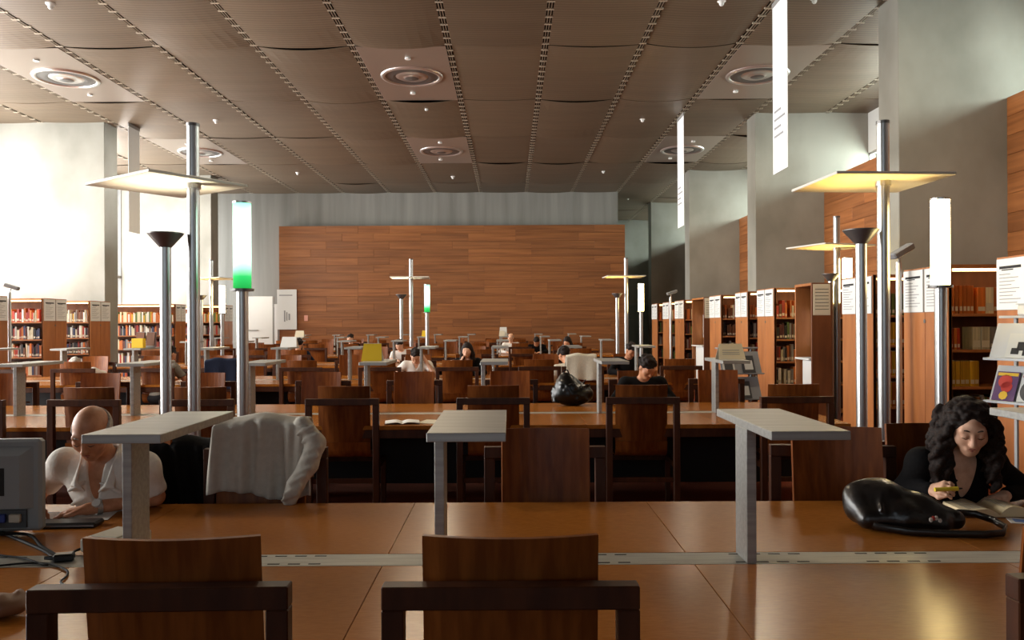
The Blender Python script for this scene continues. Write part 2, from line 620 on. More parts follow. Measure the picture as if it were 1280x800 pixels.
# garden windows in the other side
bays_l = [(5.6 + 0.66, 12.8), (12.8 + 0.66, 20.0), (20.66, 27.15), (27.81, 31.0), (2.4, 5.6)]  # last bay is unseen, opened in the wall for the bald man's side light
struct('wall_left', MB().box(-13.3, -13.1, -7, 2.4, 0, CEIL + 0.25), 'concrete',
       'plain concrete side wall beyond the garden windows', cat='wall')
for i, (y0, y1) in enumerate(bays_l):
    wn = struct('window_%d' % (i + 7), MB().box(-13.25, -13.15, y0, y1, 0, 0.1).box(-13.25, -13.15, y0, y1, 6.5, CEIL + 0.25)
                .box(-13.25, -13.15, y0, y1, 3.2, 3.28), 'shelf_metal', 'tall garden window between two concrete piers', cat='window')
    n = 3
    for q in range(n):
        a, b2 = y0 + (y1 - y0) * q / n, y0 + (y1 - y0) * (q + 1) / n
        for z0, z1 in ((0.1, 3.2), (3.28, 6.5)):
            ob('pane', MB().box(-13.205, -13.195, a + 0.03, b2 - 0.03, z0, z1).mesh('pane', 'window_glass'), wn)
        ob('mullion', MB().box(-13.25, -13.15, b2 - 0.03, b2 + 0.03, 0.1, 6.5).mesh('mullion', 'shelf_metal'), wn)
wn = struct('window_12', MB().box(-6.6, 2.6, -7.15, -7.05, 1.6, 1.68).box(-6.6, 2.6, -7.15, -7.05, 4.72, 4.8), 'shelf_metal', 'wide window in the concrete end wall', cat='window')  # opening added to let the fill light in
for q in range(4):
    ob('pane', MB().box(-6.6 + 2.3 * q + 0.03, -4.3 + 2.3 * q - 0.03, -7.105, -7.095, 1.68, 4.72).mesh('pane', 'window_glass'), wn)

# doors in the end walls
d1 = struct('door_1', MB().box(-10.02, -9.06, 30.9, 31.0, 0, 2.28), 'frost_glass', 'grey-green door in a white frame beside the wood panelling', cat='door')
ob('door_frame', MB().box(-10.14, -10.02, 30.86, 31.0, 0, 2.4).box(-9.06, -8.94, 30.86, 31.0, 0, 2.4).box(-10.02, -9.06, 30.86, 31.0, 2.28, 2.4).mesh('door_frame', 'white_paint'), d1)
ob('handle', MB().box(-9.16, -9.12, 30.84, 30.9, 0.95, 1.25).mesh('handle', 'steel'), d1)
d2 = struct('door_2', MB().box(5.7, 7.2, 39.9, 40.0, 0, 2.5), 'frost_glass', 'frosted glass door at the end of the bookcase aisle', cat='door')
ob('door_frame', MB().box(5.6, 5.7, 39.86, 40.0, 0, 2.6).box(7.2, 7.3, 39.86, 40.0, 0, 2.6).box(5.7, 7.2, 39.86, 40.0, 2.5, 2.6).box(5.7, 7.2, 39.88, 40.0, 1.75, 1.8).mesh('door_frame', 'shelf_metal'), d2)

# ------------------------------------------------------------------ long tables
STRIP0, PITCH = 2.985, 4.86
MOD, SEAMX = 1.137, 0.67
T_HALF, T_Z = 0.95, 0.74
POSTX = -0.275
NROW = 6


def strip_y(k):
    return STRIP0 + PITCH * k


ROWTXT = ['front table with the computer monitor', 'table holding the shiny black sack', 'third table from the monitor',
          'fourth table from the monitor', 'fifth table from the monitor', 'table before the panelled end wall']
ROWX = [(-4, 2), (-8, 2), (-8, 2), (-8, 2), (-8, 2), (-7, 2)]
tp_me = MB().box(0.001, MOD - 0.001, 0.002, T_HALF - 0.078, -0.035, 0).mesh('tabletop_panel', 'table_wood', 0.0015)
leg_me = MB().box(-0.04, 0.04, -0.04, 0.04, 0, T_Z - 0.1).mesh('leg', 'chair_frame', 0.004)
slot_me = MB().box(-0.022, 0.022, -0.004, 0.004, 0, 0.0012).mesh('slot', 'dark')
tables = []
for k in range(NROW):
    yc = strip_y(k)
    a, b2 = ROWX[k]
    x0, x1 = SEAMX + MOD * a, SEAMX + MOD * b2
    t = thing('reading_table', 'long brown double-sided reading table, the ' + ROWTXT[k], 'table', (0, yc, 0))
    tables.append(t)
    for i in range(a, b2):
        ob('tabletop_panel', tp_me, t, (SEAMX + MOD * i, 0.075, T_Z))
        ob('tabletop_panel', tp_me, t, (SEAMX + MOD * i, -T_HALF + 0.003, T_Z))
    st = ob('cable_strip', MB().box(x0, x1, -0.074, 0.074, T_Z - 0.03, T_Z).mesh('cable_strip', 'strip_metal', 0.002), t)
    if k == 0:
        for i in range(a, b2):
            for base in (0.18, 0.66):
                for q in range(4):
                    for s in (-1, 1):
                        ob('slot', slot_me, st, (SEAMX + MOD * i + base + q * 0.075, s * 0.05, T_Z))
    for s in (-1, 1):
        ob('apron', MB().box(x0, x1, -0.02, 0.02, T_Z - 0.11, T_Z - 0.036).mesh('apron', 'chair_frame', 0.003), t, (0, s * (T_HALF - 0.03), 0))
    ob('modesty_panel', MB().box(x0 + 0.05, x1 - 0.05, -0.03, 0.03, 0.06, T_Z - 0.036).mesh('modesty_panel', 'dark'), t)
    for x in (x0 + 0.1, (x0 + x1) / 2, x1 - 0.1):
        for s in (-1, 1):
            ob('leg', leg_me, t, (x, s * (T_HALF - 0.3), 0))

# ------------------------------------------------------------------ raised metal shelves standing on the strips
sh_plank = MB().box(0, 0.262, -0.349, 0.349, 1.229, 1.259).mesh('plank', 'aluminium', 0.002)
sh_post = MB().box(0, 0.035, -0.0725, 0.0725, T_Z, 1.229).mesh('post', 'aluminium', 0.002)
carrels = {}
SHTXT = {(0, -2): 'above the computer monitor', (0, -1): 'beside the bald man', (0, 0): 'before the empty plywood chair', (0, 1): 'beside the black handbag',
         (0, 2): 'before the curly-haired woman', (1, 2): 'carrying a cream card', (1, 1): 'next to the black sack', (1, -1): 'carrying a yellow card'}
for k in range(NROW):
    a, b2 = ROWX[k]
    for i in range(-2 if k == 0 else a + 1, b2 + 1):
        lb = 'grey metal divider shelf on a flat post, ' + SHTXT[(k, i)] if (k, i) in SHTXT else 'grey metal divider shelf standing on the ' + ROWTXT[k]
        t = thing('desk_shelf', lb, 'shelf', (POSTX + MOD * i, strip_y(k), 0), group='divider shelves on the ' + ROWTXT[k])
        ob('plank', sh_plank, t)
        ob('post', sh_post, t)
        carrels[(k, i)] = t


# ------------------------------------------------------------------ chairs (sitter looks along +y)
def chair_meshes():
    hw = 0.2225
    prof = []                     # (y, z) from the top of the back down to the seat front
    for i in range(9):
        z = 1.085 - (1.085 - 0.60) * i / 8
        prof.append((-0.245 + 0.050 * i / 8, z))
    back = list(prof)
    seat = [prof[-1]]
    cx_, cz_, r = -0.185 + 0.085, 0.545, 0.085
    for i in range(1, 7):
        t = math.pi + (math.pi / 2) * i / 6
        seat.append((cx_ + r * math.cos(t), cz_ + r * math.sin(t) ))
    for y, z in ((0.0, 0.455), (0.12, 0.462), (0.2, 0.458), (0.235, 0.445)):
        seat.append((y, z))

    def shell(pr, curve, name, mat):
        mb = MB()
        n = len(pr) - 1

        def fn(u, v):
            x = (2 * u - 1) * hw
            j = min(int(round(v * n)), n)
            y, z = pr[j]
            return (x, y + curve * (2 * u - 1) ** 2, z)
        mb.grid(10, n, fn)
        return mb.mesh(name, mat, smooth=False, thick=0.014)
    ms = {'backrest': shell(back, 0.038, 'backrest', 'chair_wood'), 'seat': shell(seat, 0.012, 'seat', 'chair_wood')}
    for nm in ms:
        ms[nm].polygons.foreach_set('use_smooth', [False] * len(ms[nm].polygons))
    ms['top_rail'] = MB().box(-0.312, 0.312, -0.30, -0.250, 0.928, 0.985).mesh('top_rail', 'chair_frame', 0.003)
    ms['rear_leg'] = MB().box(-0.027, 0.027, -0.30, -0.252, 0, 0.928).mesh('leg', 'chair_frame', 0.003)
    ms['front_leg'] = MB().box(-0.022, 0.022, 0.16, 0.205, 0, 0.425).mesh('leg', 'chair_frame', 0.003)
    ms['side_rail'] = MB().box(-0.018, 0.018, -0.252, 0.16, 0.375, 0.425).mesh('side_rail', 'chair_frame', 0.003)
    ms['cross_rail'] = MB().box(-0.263, 0.263, 0.165, 0.20, 0.375, 0.425).mesh('cross_rail', 'chair_frame', 0.003)
    ms['stretcher'] = MB().box(-0.258, 0.258, -0.292, -0.258, 0.265, 0.305).mesh('stretcher', 'chair_frame', 0.003)
    return ms


CM = chair_meshes()


def chair_parts():
    L_ = [('backrest', CM['backrest'], 0), ('seat', CM['seat'], 0), ('top_rail', CM['top_rail'], 0),
          ('cross_rail', CM['cross_rail'], 0), ('stretcher', CM['stretcher'], 0)]
    for s in (-1, 1):
        L_ += [('leg', CM['rear_leg'], s * 0.285), ('leg', CM['front_leg'], s * 0.285), ('side_rail', CM['side_rail'], s * 0.285)]
    return L_


CPARTS = chair_parts()
# one joined mesh for chairs too far away to show their parts
bm = bmesh.new()
for nm, me, dx in CPARTS:
    n0 = len(bm.verts)
    f0 = len(bm.faces)
    bm.from_mesh(me)
    bm.verts.ensure_lookup_table(); bm.faces.ensure_lookup_table()
    for v in bm.verts[n0:]:
        v.co.x += dx
    for f in bm.faces[f0:]:
        f.material_index = 0 if nm in ('backrest', 'seat') else 1
chair_far = bpy.data.meshes.new('reading_chair')
bm.to_mesh(chair_far)
bm.free()
chair_far.materials.append(M('chair_wood'))
chair_far.materials.append(M('chair_frame'))
for nm, me, dx in CPARTS:
    pass


def chair(x, y, rz, label, group=None, far=False):
    if far:
        o = ob('reading_chair', chair_far, None, (x, y, 0), (0, 0, rz))
        tag(o, label, 'chair', group)
        return o
    t = thing('reading_chair', label, 'chair', (x, y, 0), rz, group)
    for nm, me, dx in CPARTS:
        ob(nm, me, t, (dx, 0, 0))
    return t


NEAR, FAR = -0.76, 0.86
W_ = 'brown plywood chair '
chairs = {}
for key, x, rz, lb in (('a', -0.86, 0.03, 'tucked in beside the small beige box'), ('b', 0.0, 0.0, 'tucked in opposite the empty plywood chair'),
                       ('c', 1.53, 0.10, 'tucked in below the black handbag')):
    chairs['n0' + key] = chair(x, strip_y(0) + NEAR + (0.07 if key == 'c' else 0), rz, W_ + lb)
for key, x, rz, lb in (('man', -1.98, 0.0, 'with the bald man sitting on it'), ('jacket', -1.24, 0.05, 'with a pale cardigan hung over it'),
                       ('c', 0.18, 0.0, 'empty and facing the front table'), ('d', 1.63, -0.10, 'empty, next to the black handbag'),
                       ('woman', 2.17, -0.05, 'with the curly-haired woman sitting on it')):
    chairs['f0' + key] = chair(x, strip_y(0) + FAR + (0.12 if key in ('man', 'woman') else 0.0), R(180) + rz, W_ + lb)
for x, lb in ((-4.62, 'at the black sack table, well towards the garden side'), (-3.62, 'behind the bald man, facing the black sack table'),
              (-2.66, 'standing behind the green-tinted tube lamp'), (-1.43, 'in front of the open white book'),
              (-0.14, 'standing behind the empty front-table chair'), (1.14, 'in front of the man in black'), (2.44, 'at the aisle end of the black sack table')):
    chair(x, strip_y(1) + NEAR + rnd.uniform(-0.03, 0.03), rnd.uniform(-0.04, 0.04), W_ + lb, 'chairs with their backs out at the black sack table')
for x, lb in ((-5.6, 'across the black sack table, last towards the garden'), (-4.54, 'across the black sack table, behind the bald man'),
              (-3.38, 'across the black sack table, in front of the blue coat'), (-2.10, 'across the black sack table, past the green tube lamp'),
              (-1.05, 'in front of the young man in white'), (0.0, 'across the black sack table, beside the sack'),
              (1.42, 'with the man in black sitting on it'), (2.32, 'behind the divider shelf with the cream card')):
    chair(x, strip_y(1) + FAR + rnd.uniform(-0.03, 0.03), R(180) + rnd.uniform(-0.05, 0.05), W_ + lb, 'chairs across the black sack table')
seats = {(2, 'n'): [-7.5, -6.4, -5.2, -4.2, -3.05, -1.9, -0.77, 0.42, 1.05, 2.5],
         (2, 'f'): [-7.1, -6.1, -5.0, -3.8, -2.7, -1.55, -0.70, 0.62, 2.0]}
SITTER = {(2, 'n', -5.2): 'with the reader in grey sitting on it', (2, 'n', 1.05): 'with a cream jacket hung over it', (2, 'n', -4.2): 'with the blue coat hung over it',
          (2, 'f', -1.55): 'with the young man in white sitting on it', (2, 'f', -0.70): 'with the girl in black sitting on it', (2, 'f', -7.1): 'with the slumped reader sitting on it',
          (2, 'f', 2.0): 'with a dark-haired reader on it, third table by the aisle'}
SITTER.update({(3, 'f', -2.40): 'with the leaning young man in white on it, fourth table', (3, 'f', 1.35): 'with the reader in brown on it, fourth table',
               (3, 'n', -4.45): 'with the reader in the navy coat on it', (4, 'f', -4.6): 'with a dark-haired reader on it under the white card',
               (4, 'f', 0.05): 'with the fair reader beside the white cards on it', (4, 'f', 0.78): 'with the head-down reader at the fifth table on it'})
TAKEN = {(3, 'f'): [-2.40, 1.35], (3, 'n'): [-4.45], (4, 'f'): [-4.6, 0.05, 0.78]}
for k in range(3, NROW):
    for s in 'nf':
        tk = TAKEN.get((k, s), [])
        xs = [POSTX + MOD * i + 0.72 + rnd.uniform(-0.18, 0.18) for i in range(-7, 2) if rnd.random() > 0.12]
        seats[(k, s)] = tk + [x for x in xs if all(abs(x - q) > 0.62 for q in tk)]
for (k, s), xs in seats.items():
    for x in xs:
        y = strip_y(k) + (NEAR if s == 'n' else FAR) + rnd.uniform(-0.06, 0.06)
        chair(x, y, (0 if s == 'n' else R(180)) + rnd.uniform(-0.1, 0.1),
              W_ + (SITTER[(k, s, x)] if (k, s, x) in SITTER else ('occupied by a reader, at the ' if x in TAKEN.get((k, s), []) else
                    'on the near side of the ' if s == 'n' else 'on the far side of the ') + ROWTXT[k]),
              'chairs on the %s side of the %s' % ('near' if s == 'n' else 'far', ROWTXT[k]), far=k >= 3)

# ------------------------------------------------------------------ standing lamps
POLE_R = 0.048


def column_lamp(x, y, rz, label, grp, off=(0, 0), w=0.95, dpt=0.86, tilt=(0, 0)):
    t = thing('plate_lamp', label, 'lamp', (x, y, 0), 0, grp)
    ob('pole', MB().cyl((0, 0, 0.02), (0, 0, 3.22), POLE_R, n=24).mesh('pole', 'steel', smooth=False), t)
    ob('cap', MB().lathe([(POLE_R + 0.004, 0), (POLE_R + 0.004, 0.025), (0.0, 0.03)], (0, 0, 3.21), 24).mesh('cap', 'dark_chrome'), t)
    ob('foot', MB().lathe([(0.0, 0.025), (0.16, 0.022), (0.17, 0.0)], n=28).mesh('foot', 'steel'), t)
    ob('plate', MB().box(-w / 2, w / 2, -dpt / 2, dpt / 2, -0.012, 0.012).mesh('plate', 'shade_white', 0.004), t,
       (off[0], off[1], 2.765), (tilt[0], tilt[1], rz))
    ob('collar', MB().cyl((0, 0, 2.71), (0, 0, 2.76), POLE_R + 0.012, n=24).mesh('collar', 'steel'), t)
    return t


def uplight(x, y, label, grp, bulb, power, col):
    t = thing('uplight_lamp', label, 'lamp', (x, y, 0), 0, grp)
    ob('pole', MB().cyl((0, 0, 0.02), (0, 0, 2.24), 0.042, n=24).mesh('pole', 'steel'), t)
    ob('foot', MB().lathe([(0.0, 0.025), (0.14, 0.022), (0.15, 0.0)], n=28).mesh('foot', 'steel'), t)
    bw = ob('bowl', MB().lathe([(0.045, 2.235), (0.135, 2.34), (0.14, 2.35), (0.132, 2.35), (0.05, 2.26), (0.0, 2.255)], n=32).mesh('bowl', 'dark_chrome', smooth=True), t)
    ob('bulb', MB().lathe([(0.0, 2.262), (0.035, 2.268), (0.04, 2.285), (0.0, 2.298)], n=16).mesh('bulb', bulb), bw)
    ld = bpy.data.lights.new('uplight_glow', 'SPOT')
    ld.energy = power
    ld.color = col
    ld.spot_size = R(120)
    ld.spot_blend = 0.5
    ld.shadow_soft_size = 0.05
    lo_ = bpy.data.objects.new('uplight_glow', ld)
    COL.objects.link(lo_)
    lo_.parent = t
    lo_.location = (0, 0, 2.33)
    lo_.rotation_euler = (R(180), 0, 0)
    return t


def tube_lamp(x, y, label, grp, glass):
    t = thing('tube_lamp', label, 'lamp', (x, y, 0), 0, grp)
    ob('pole', MB().cyl((0, 0, 0.02), (0, 0, 1.89), 0.045, n=24).mesh('pole', 'steel'), t)
    ob('foot', MB().lathe([(0.0, 0.025), (0.14, 0.022), (0.15, 0.0)], n=28).mesh('foot', 'steel'), t)
    ob('collar', MB().cyl((0, 0, 1.885), (0, 0, 1.905), 0.09, n=28).mesh('collar', 'dark_chrome'), t)
    tb = ob('glass_tube', MB().cyl((0, 0, 1.905), (0, 0, 2.58), 0.07, n=32).mesh('glass_tube', glass), t)
    tb.data.polygons.foreach_set('use_smooth', [len(p.vertices) == 4 for p in tb.data.polygons])
    ob('cap', MB().cyl((0, 0, 2.58), (0, 0, 2.595), 0.075, n=28).mesh('cap', 'steel'), t)
    return t


GR = 'lamp group '
lamp_sets = [  # where, (uplight xy), (plate lamp xy), (tube xy), plate rotation, offset, green?
    ('behind the bald man', (-2.73, 6.36), (-2.53, 6.42), (-2.12, 6.36), R(-36), (-0.26, 0.12), True),
    ('by the bookcases behind the curly-haired woman', (2.80, 6.36), (3.02, 6.45), (3.43, 6.36), R(3), (-0.05, 0.14), False),
    ('beside the wooden cabinet with the niche', (4.91, 12.2), (5.02, 12.25), (5.16, 12.2), R(20), (-0.10, 0.0), False),
    ('among the far tables before the panelled wall', (-2.68, 19.9), (-2.44, 19.95), (-2.04, 19.9), R(4), (-0.02, 0.0), True),
    ('by the far glass door', (2.69, 19.9), (2.92, 19.95), (3.28, 19.9), R(2), (-0.06, 0.0), False),
    ('before the long garden-side bookcase', (-7.62, 19.8), (-7.42, 19.95), (-7.10, 19.8), R(-20), (0.1, 0), False),
]
for where, pu, pp, pt_, rz, off, green in lamp_sets:
    uplight(pu[0], pu[1], 'steel floor lamp with a funnel-shaped bowl, ' + where, None, 'uplight_bulb_white' if green else 'uplight_bulb', 22,
            (1.0, 0.86, 0.6) if green else (1.0, 0.58, 0.11))
    column_lamp(pp[0], pp[1], rz, 'tall steel floor lamp carrying a square plate, ' + where, None, off)
    tube_lamp(pt_[0], pt_[1], ('steel floor lamp with a glowing green-tinted tube, ' if green else 'steel floor lamp with a glowing warm white tube, ') + where,
              None, 'tube_green' if green else 'tube_warm')


def spot_lamp(x, y, rz, tilt, label):
    t = thing('spot_lamp', label, 'lamp', (x, y, 0), rz)
    ob('pole', MB().cyl((0, 0, 0.02), (0, 0, 2.28), 0.032, n=16).mesh('pole', 'steel'), t)
    ob('foot', MB().lathe([(0.0, 0.025), (0.12, 0.022), (0.13, 0.0)], n=24).mesh('foot', 'steel'), t)
    ob('neck', MB().cyl((0, 0, 2.27), (0.03, 0, 2.38), 0.012, n=10).mesh('neck', 'steel'), t)
    h = ob('head', MB().box(-0.13, 0.15, -0.06, 0.06, -0.035, 0.035).mesh('head', 'rack_grey', 0.012), t, (0.03, 0, 2.40), (0, tilt, 0))
    ob('lamp_glass', MB().box(-0.10, 0.12, -0.045, 0.045, -0.041, -0.034).mesh('lamp_glass', 'white_paint'), h)
    return t


spot_lamp(4.36, 8.95, 0.2, R(-28), 'thin steel pole lamp with a tilted head by the label-covered bookcase ends')
spot_lamp(4.22, 20.9, 0.1, R(-18), 'thin steel pole lamp with a tilted head, far down the bookcase aisle')
spot_lamp(-9.96, 15.95, 0.2, R(18), 'thin steel pole lamp with a tilted head by the garden-side bookcases')

# ------------------------------------------------------------------ bookcases
BZ = [0.10, 0.56, 0.945, 1.325, 1.695]
BTOP = 2.2
endp_me = {}
bookcases = []


def label_board(parent, w, mat='white_print', rows=9):
    """notice board with printed lines; local x across, -y outwards, z up from 0 to 0.46"""
    bd = ob('notice', MB().box(0.008, w - 0.008, -0.008, 0, 0, 0.46).mesh('notice', mat), parent)
    ob('heading', MB().box(w * 0.12, w * 0.86, -0.0095, -0.008, 0.37, 0.395).box(w * 0.2, w * 0.6, -0.0095, -0.008, 0.355, 0.365).mesh('heading', 'ink'), bd)
    mb = MB()
    for i in range(rows):
        z = 0.32 - i * 0.032
        mb.box(w * 0.12, w * (0.5 + 0.38 * ((i * 37) % 10) / 10), -0.0092, -0.008, z - 0.004, z + 0.004)
    tx = ob('print_lines', mb.mesh('print_lines', 'grey_print'), bd)
    return bd


def bookcase(x_end, x_far, y0, y1, label, side, light=True, double_notice=True):
    """double-sided bookcase running along x; the end panel stands at x_end; side=-1 when that end faces -x"""
    t = thing('bookcase', label, 'bookcase', (x_end, (y0 + y1) / 2, 0))
    hd = (y1 - y0) / 2
    L_ = x_far - x_end
    s = 1 if L_ > 0 else -1
    A = abs(L_)
    # end panel of two tall boards with a dark joint
    for q, (a, b2) in enumerate(((-hd, -0.004), (0.004, hd))):
        ob('end_board', MB().box(0, s * 0.04, a, b2, 0.0, BTOP).mesh('end_board', 'shelf_wood', 0.002), t)
    ob('end_core', MB().box(s * 0.01, s * 0.036, -hd, hd, 0, BTOP - 0.004).mesh('end_core', 'shelf_dark'), t)
    ob('key_plate', MB().cyl((-s * 0.006, 0, 1.62), (0, 0, 1.62), 0.022, n=12).mesh('key_plate', 'dark_chrome'), t)
    # two notice boards at the top of the end panel
    for q in (0, 1):
        e_ = ob('notice_holder', MB().box(0, hd - 0.02, 0, 0.004, -0.004, 0.464).mesh('notice_holder', 'shelf_metal'), t)
        if s > 0:      # faces -x : local x -> -y direction
            e_.rotation_euler = (0, 0, R(-90))
            e_.location = (-0.005, hd - 0.01 - q * hd, 1.72)
        else:
            e_.rotation_euler = (0, 0, R(90))
            e_.location = (0.005, -hd + 0.01 + q * hd, 1.72)
        label_board(e_, hd - 0.02)
    ob('far_end', MB().box(L_ - s * 0.04, L_, -hd, hd, 0, BTOP).mesh('far_end', 'shelf_wood'), t)
    ob('back', MB().box(min(0, L_) + 0.04, max(0, L_) - 0.04, -0.015, 0.015, 0, BTOP - 0.03).mesh('back', 'shelf_dark'), t)
    ob('top', MB().box(min(0, L_) + 0.04, max(0, L_) - 0.04, -hd, hd, BTOP - 0.04, BTOP).mesh('top', 'shelf_wood'), t)
    for z in BZ:
        for sd in (-1, 1):
            ob('shelf_board', MB().box(min(0, L_) + 0.04, max(0, L_) - 0.04, min(sd * hd, 0.015 * sd), max(sd * hd, sd * 0.015), z - 0.028, z).mesh('shelf_board', 'shelf_wood', 0.002), t)
    if light:
        ob('light_strip', MB().box(min(0, L_) + 0.08, max(0, L_) - 0.08, -hd + 0.03, -hd + 0.065, BTOP - 0.066, BTOP - 0.041).mesh('light_strip', 'strip_lamp'), t)
    bookcases.append((t, x_end, x_far, y0, y1))
    return t


RB = [('B', 6.50, 7.38), ('A', 8.2, 9.12), ('C', 9.9, 10.8), ('E', 13.6, 14.5), ('F', 15.1, 15.9), ('G', 17.0, 17.95), ('I', 20.6, 21.7), ('J', 22.5, 23.4), ('K', 24.3, 25.2)]
TXT = {'B': 'behind the magazine rack', 'A': 'holding the yellow volumes', 'C': 'holding long sets of orange and green volumes',
       'E': 'beyond the niche cabinet', 'F': 'second beyond the niche cabinet', 'G': 'third beyond the niche cabinet',
       'I': 'first past the second cabinet', 'J': 'second past the second cabinet', 'K': 'third past the second cabinet'}
XE = 4.5
for nm, y0, y1 in RB:
    bookcase(XE, 5.92, y0, y1, 'orange-brown bookcase with white notices on its end, ' + TXT[nm], 1)
LB = [('L0', 14.9, 15.8), ('L1', 17.0, 17.9), ('L2', 18.9, 19.85)]
LTXT = {'L0': 'nearest the thin pole lamp on the garden side', 'L1': 'between two others, garden side', 'L2': 'before the pale garden-side pier'}
LTXT['L0'] = 'beside the garden-side pole lamp'
for nm, y0, y1 in LB:
    bookcase(-9.9, -12.4, y0, y1, 'orange-brown bookcase with grey notices on its end, ' + LTXT[nm], -1)
bookcase(-9.3, -12.8, 22.3, 23.0, 'long bookcase behind the pale concrete pier', -1)
bookcase(-8.4, -9.25, 23.6, 24.3, 'short bookcase standing past the long one on the garden side', -1)
bookcase(-9.65, -12.0, 26.0, 26.9, 'bookcase beside the white display panel', -1)

# books, row by row, as single volumes
plain('book_label', srgb(206, 196, 172), 0.7)
book_count = {}
bk_mesh = {}


def book(x, y, z, w, h, d, col, rz, label, grp, tiltx=0.0):
    key = (round(w, 3), round(h, 2), col)
    if key not in bk_mesh:
        mb = MB()
        mb.box(-w / 2, w / 2, 0, 0.19, 0, h)                            # cover block
        mb.box(-w / 2 + 0.003, w / 2 - 0.003, 0.004, 0.192, h, h + 0.001, 1)
        mb.box(-w / 2 + 0.004, w / 2 - 0.004, -0.0008, 0.0, h * 0.10, h * (0.26 if col != 'cream' else 0.4), 1)     # spine label
        bk_mesh[key] = mb.mesh('book', ['book_' + col, 'book_label'])
    o = ob('book', bk_mesh[key], None, (x, y, z), (0, tiltx, rz))
    tag(o, label, 'book', grp)
    return o


def fill_row(xa, xb, y, z, hmax, cols, label, grp, wr=(0.025, 0.05), density=1.0, rows=None, uniform=False):
    x = xa
    hs = rnd.uniform(0.78, 0.92) * hmax
    while x < xb:
        w = rnd.choice((0.028, 0.036, 0.044, 0.052)) if not uniform else wr[0]
        if x + w > xb:
            break
        if rnd.random() < density:
            h = round(hs if uniform else hmax * rnd.choice((0.62, 0.7, 0.76, 0.82, 0.88)), 2)
            c = rnd.choice(cols)
            lb_, gp_ = label.replace('{c}', c), grp.replace('{c}', c)
            tl = 0
            if rows is None:
                book(x + w / 2, y + rnd.choice((0, 0.004, 0.010)), z + 0.001, w - 0.006, h, 0.2, c, 0, lb_, gp_, tl)
            else:
                rows.box(x + 0.001, x + w - 0.001, y, y + 0.2, z + 0.001, z + h, list(BOOK_COLS).index(c))
        x += w


C_WARM = ['orange', 'orange', 'brown', 'red', 'cream']
C_MIX = ['cream', 'grey', 'red', 'navy', 'brown', 'white', 'maroon', 'black', 'orange']
C_DARK = ['black', 'black', 'brown', 'grey', 'maroon', 'green']
rest = MB()
SHN = {4: 'top', 3: 'second', 2: 'third', 1: 'fourth', 0: 'bottom'}
H5 = [0.33, 0.30, 0.30, 0.29, 0.36]
# bookcase A, facing side visible from 4.54 to about 5.0
yA = 8.2 + 0.05
fill_row(4.56, 4.80, yA, BZ[4], 0.33, ['orange'], 'tall orange-brown volume on the lit top shelf above the yellow set', 'orange volumes on the lit top shelf', (0.04,), uniform=True)
fill_row(4.83, 5.10, yA, BZ[4], 0.33, ['orange', 'cream'], 'pale file box on the lit top shelf above the yellow set', 'file boxes on the lit top shelf', (0.085,), uniform=True)
fill_row(4.55, 4.68, yA, BZ[3], 0.28, ['red', 'orange'], 'red spine leaning on the shelf above the yellow set', 'red books above the yellow set', (0.036,), uniform=True)
fill_row(4.78, 5.10, yA, BZ[3], 0.26, ['grey', 'cream'], 'grey file box on the shelf above the yellow set', 'grey boxes above the yellow set', (0.09,), uniform=True)
fill_row(4.55, 4.86, yA, BZ[2], 0.33, ['yellow'], 'yellow bound volume with a grey foot label', 'set of yellow volumes', (0.05,), uniform=True)
fill_row(4.56, 5.1, yA, BZ[1], 0.33, C_DARK, 'dark volume on the shelf under the yellow set', 'dark volumes under the yellow set')
yC = 9.9 + 0.05
for zi, cols in ((4, ['green', 'green', 'brown']), (3, ['yellow', 'orange']), (2, ['orange', 'yellow']), (1, ['yellow', 'orange']), ):
    fill_row(4.56, 5.14, yC, BZ[zi], 0.33, cols, 'bound volume of a long set beside the plate lamp, on shelf %s' % ('four', 'three', 'two', 'one')[4 - zi],
             'long sets beside the plate lamp, shelf %d' % zi, (0.04,), uniform=True)
for nm, y0, xe in (('E', 13.6, 5.0), ('F', 15.1, 4.95), ('G', 17.0, 5.0)):
    for zi in (4, 3, 2, 1):
        cols = C_WARM if zi == 4 else (C_DARK if zi == 3 else C_MIX)
        fill_row(4.56, xe, y0 + 0.05, BZ[zi], 0.33, cols, '{c} book on the %s shelf of the bookcase ' % SHN[zi] + TXT[nm], '{c} books on the %s shelf ' % SHN[zi] + TXT[nm], density=0.9)
for nm, y0 in (('I', 20.6), ('J', 22.5), ('K', 24.3), ('B', 6.5)):
    for zi in (4, 3, 2, 1, 0):
        fill_row(4.56, 5.8, y0 + 0.05, BZ[zi], 0.33, C_WARM if zi == 4 else C_DARK, '', '', rows=rest)
# garden side
for nm, y0, xs_ in (('L1', 17.0, (-10.98, -9.97)), ('L2', 18.9, (-11.0, -9.97))):
    for zi in (4, 3, 2):
        cols = (['orange', 'red', 'cream', 'white', 'red'] if nm == 'L1' else ['yellow', 'white', 'cream', 'brown', 'grey']) if zi == 4 else C_MIX
        fill_row(xs_[0], xs_[1], y0 + 0.05, BZ[zi], 0.33, cols, '{c} book on the %s shelf of the bookcase ' % SHN[zi] + LTXT[nm], '{c} books on the %s shelf ' % SHN[zi] + LTXT[nm])
for y0, xa, xb in ((17.0, -12.3, -11.0), (14.9, -12.3, -9.98), (22.3, -12.7, -9.36), (23.6, -9.2, -8.46), (26.0, -11.9, -9.72)):
    for zi in (4, 3, 2, 1, 0):
        fill_row(xa, xb, y0 + 0.05, BZ[zi], 0.33, C_MIX if zi < 4 else ['cream', 'white', 'yellow', 'orange', 'green'], '', '', rows=rest)
for y0, xa, xb in ((17.0, -11.0, -9.98), (18.9, -11.0, -9.98)):
    for zi in (1, 0):
        fill_row(xa, xb, y0 + 0.05, BZ[zi], 0.33, C_MIX, '', '', rows=rest)
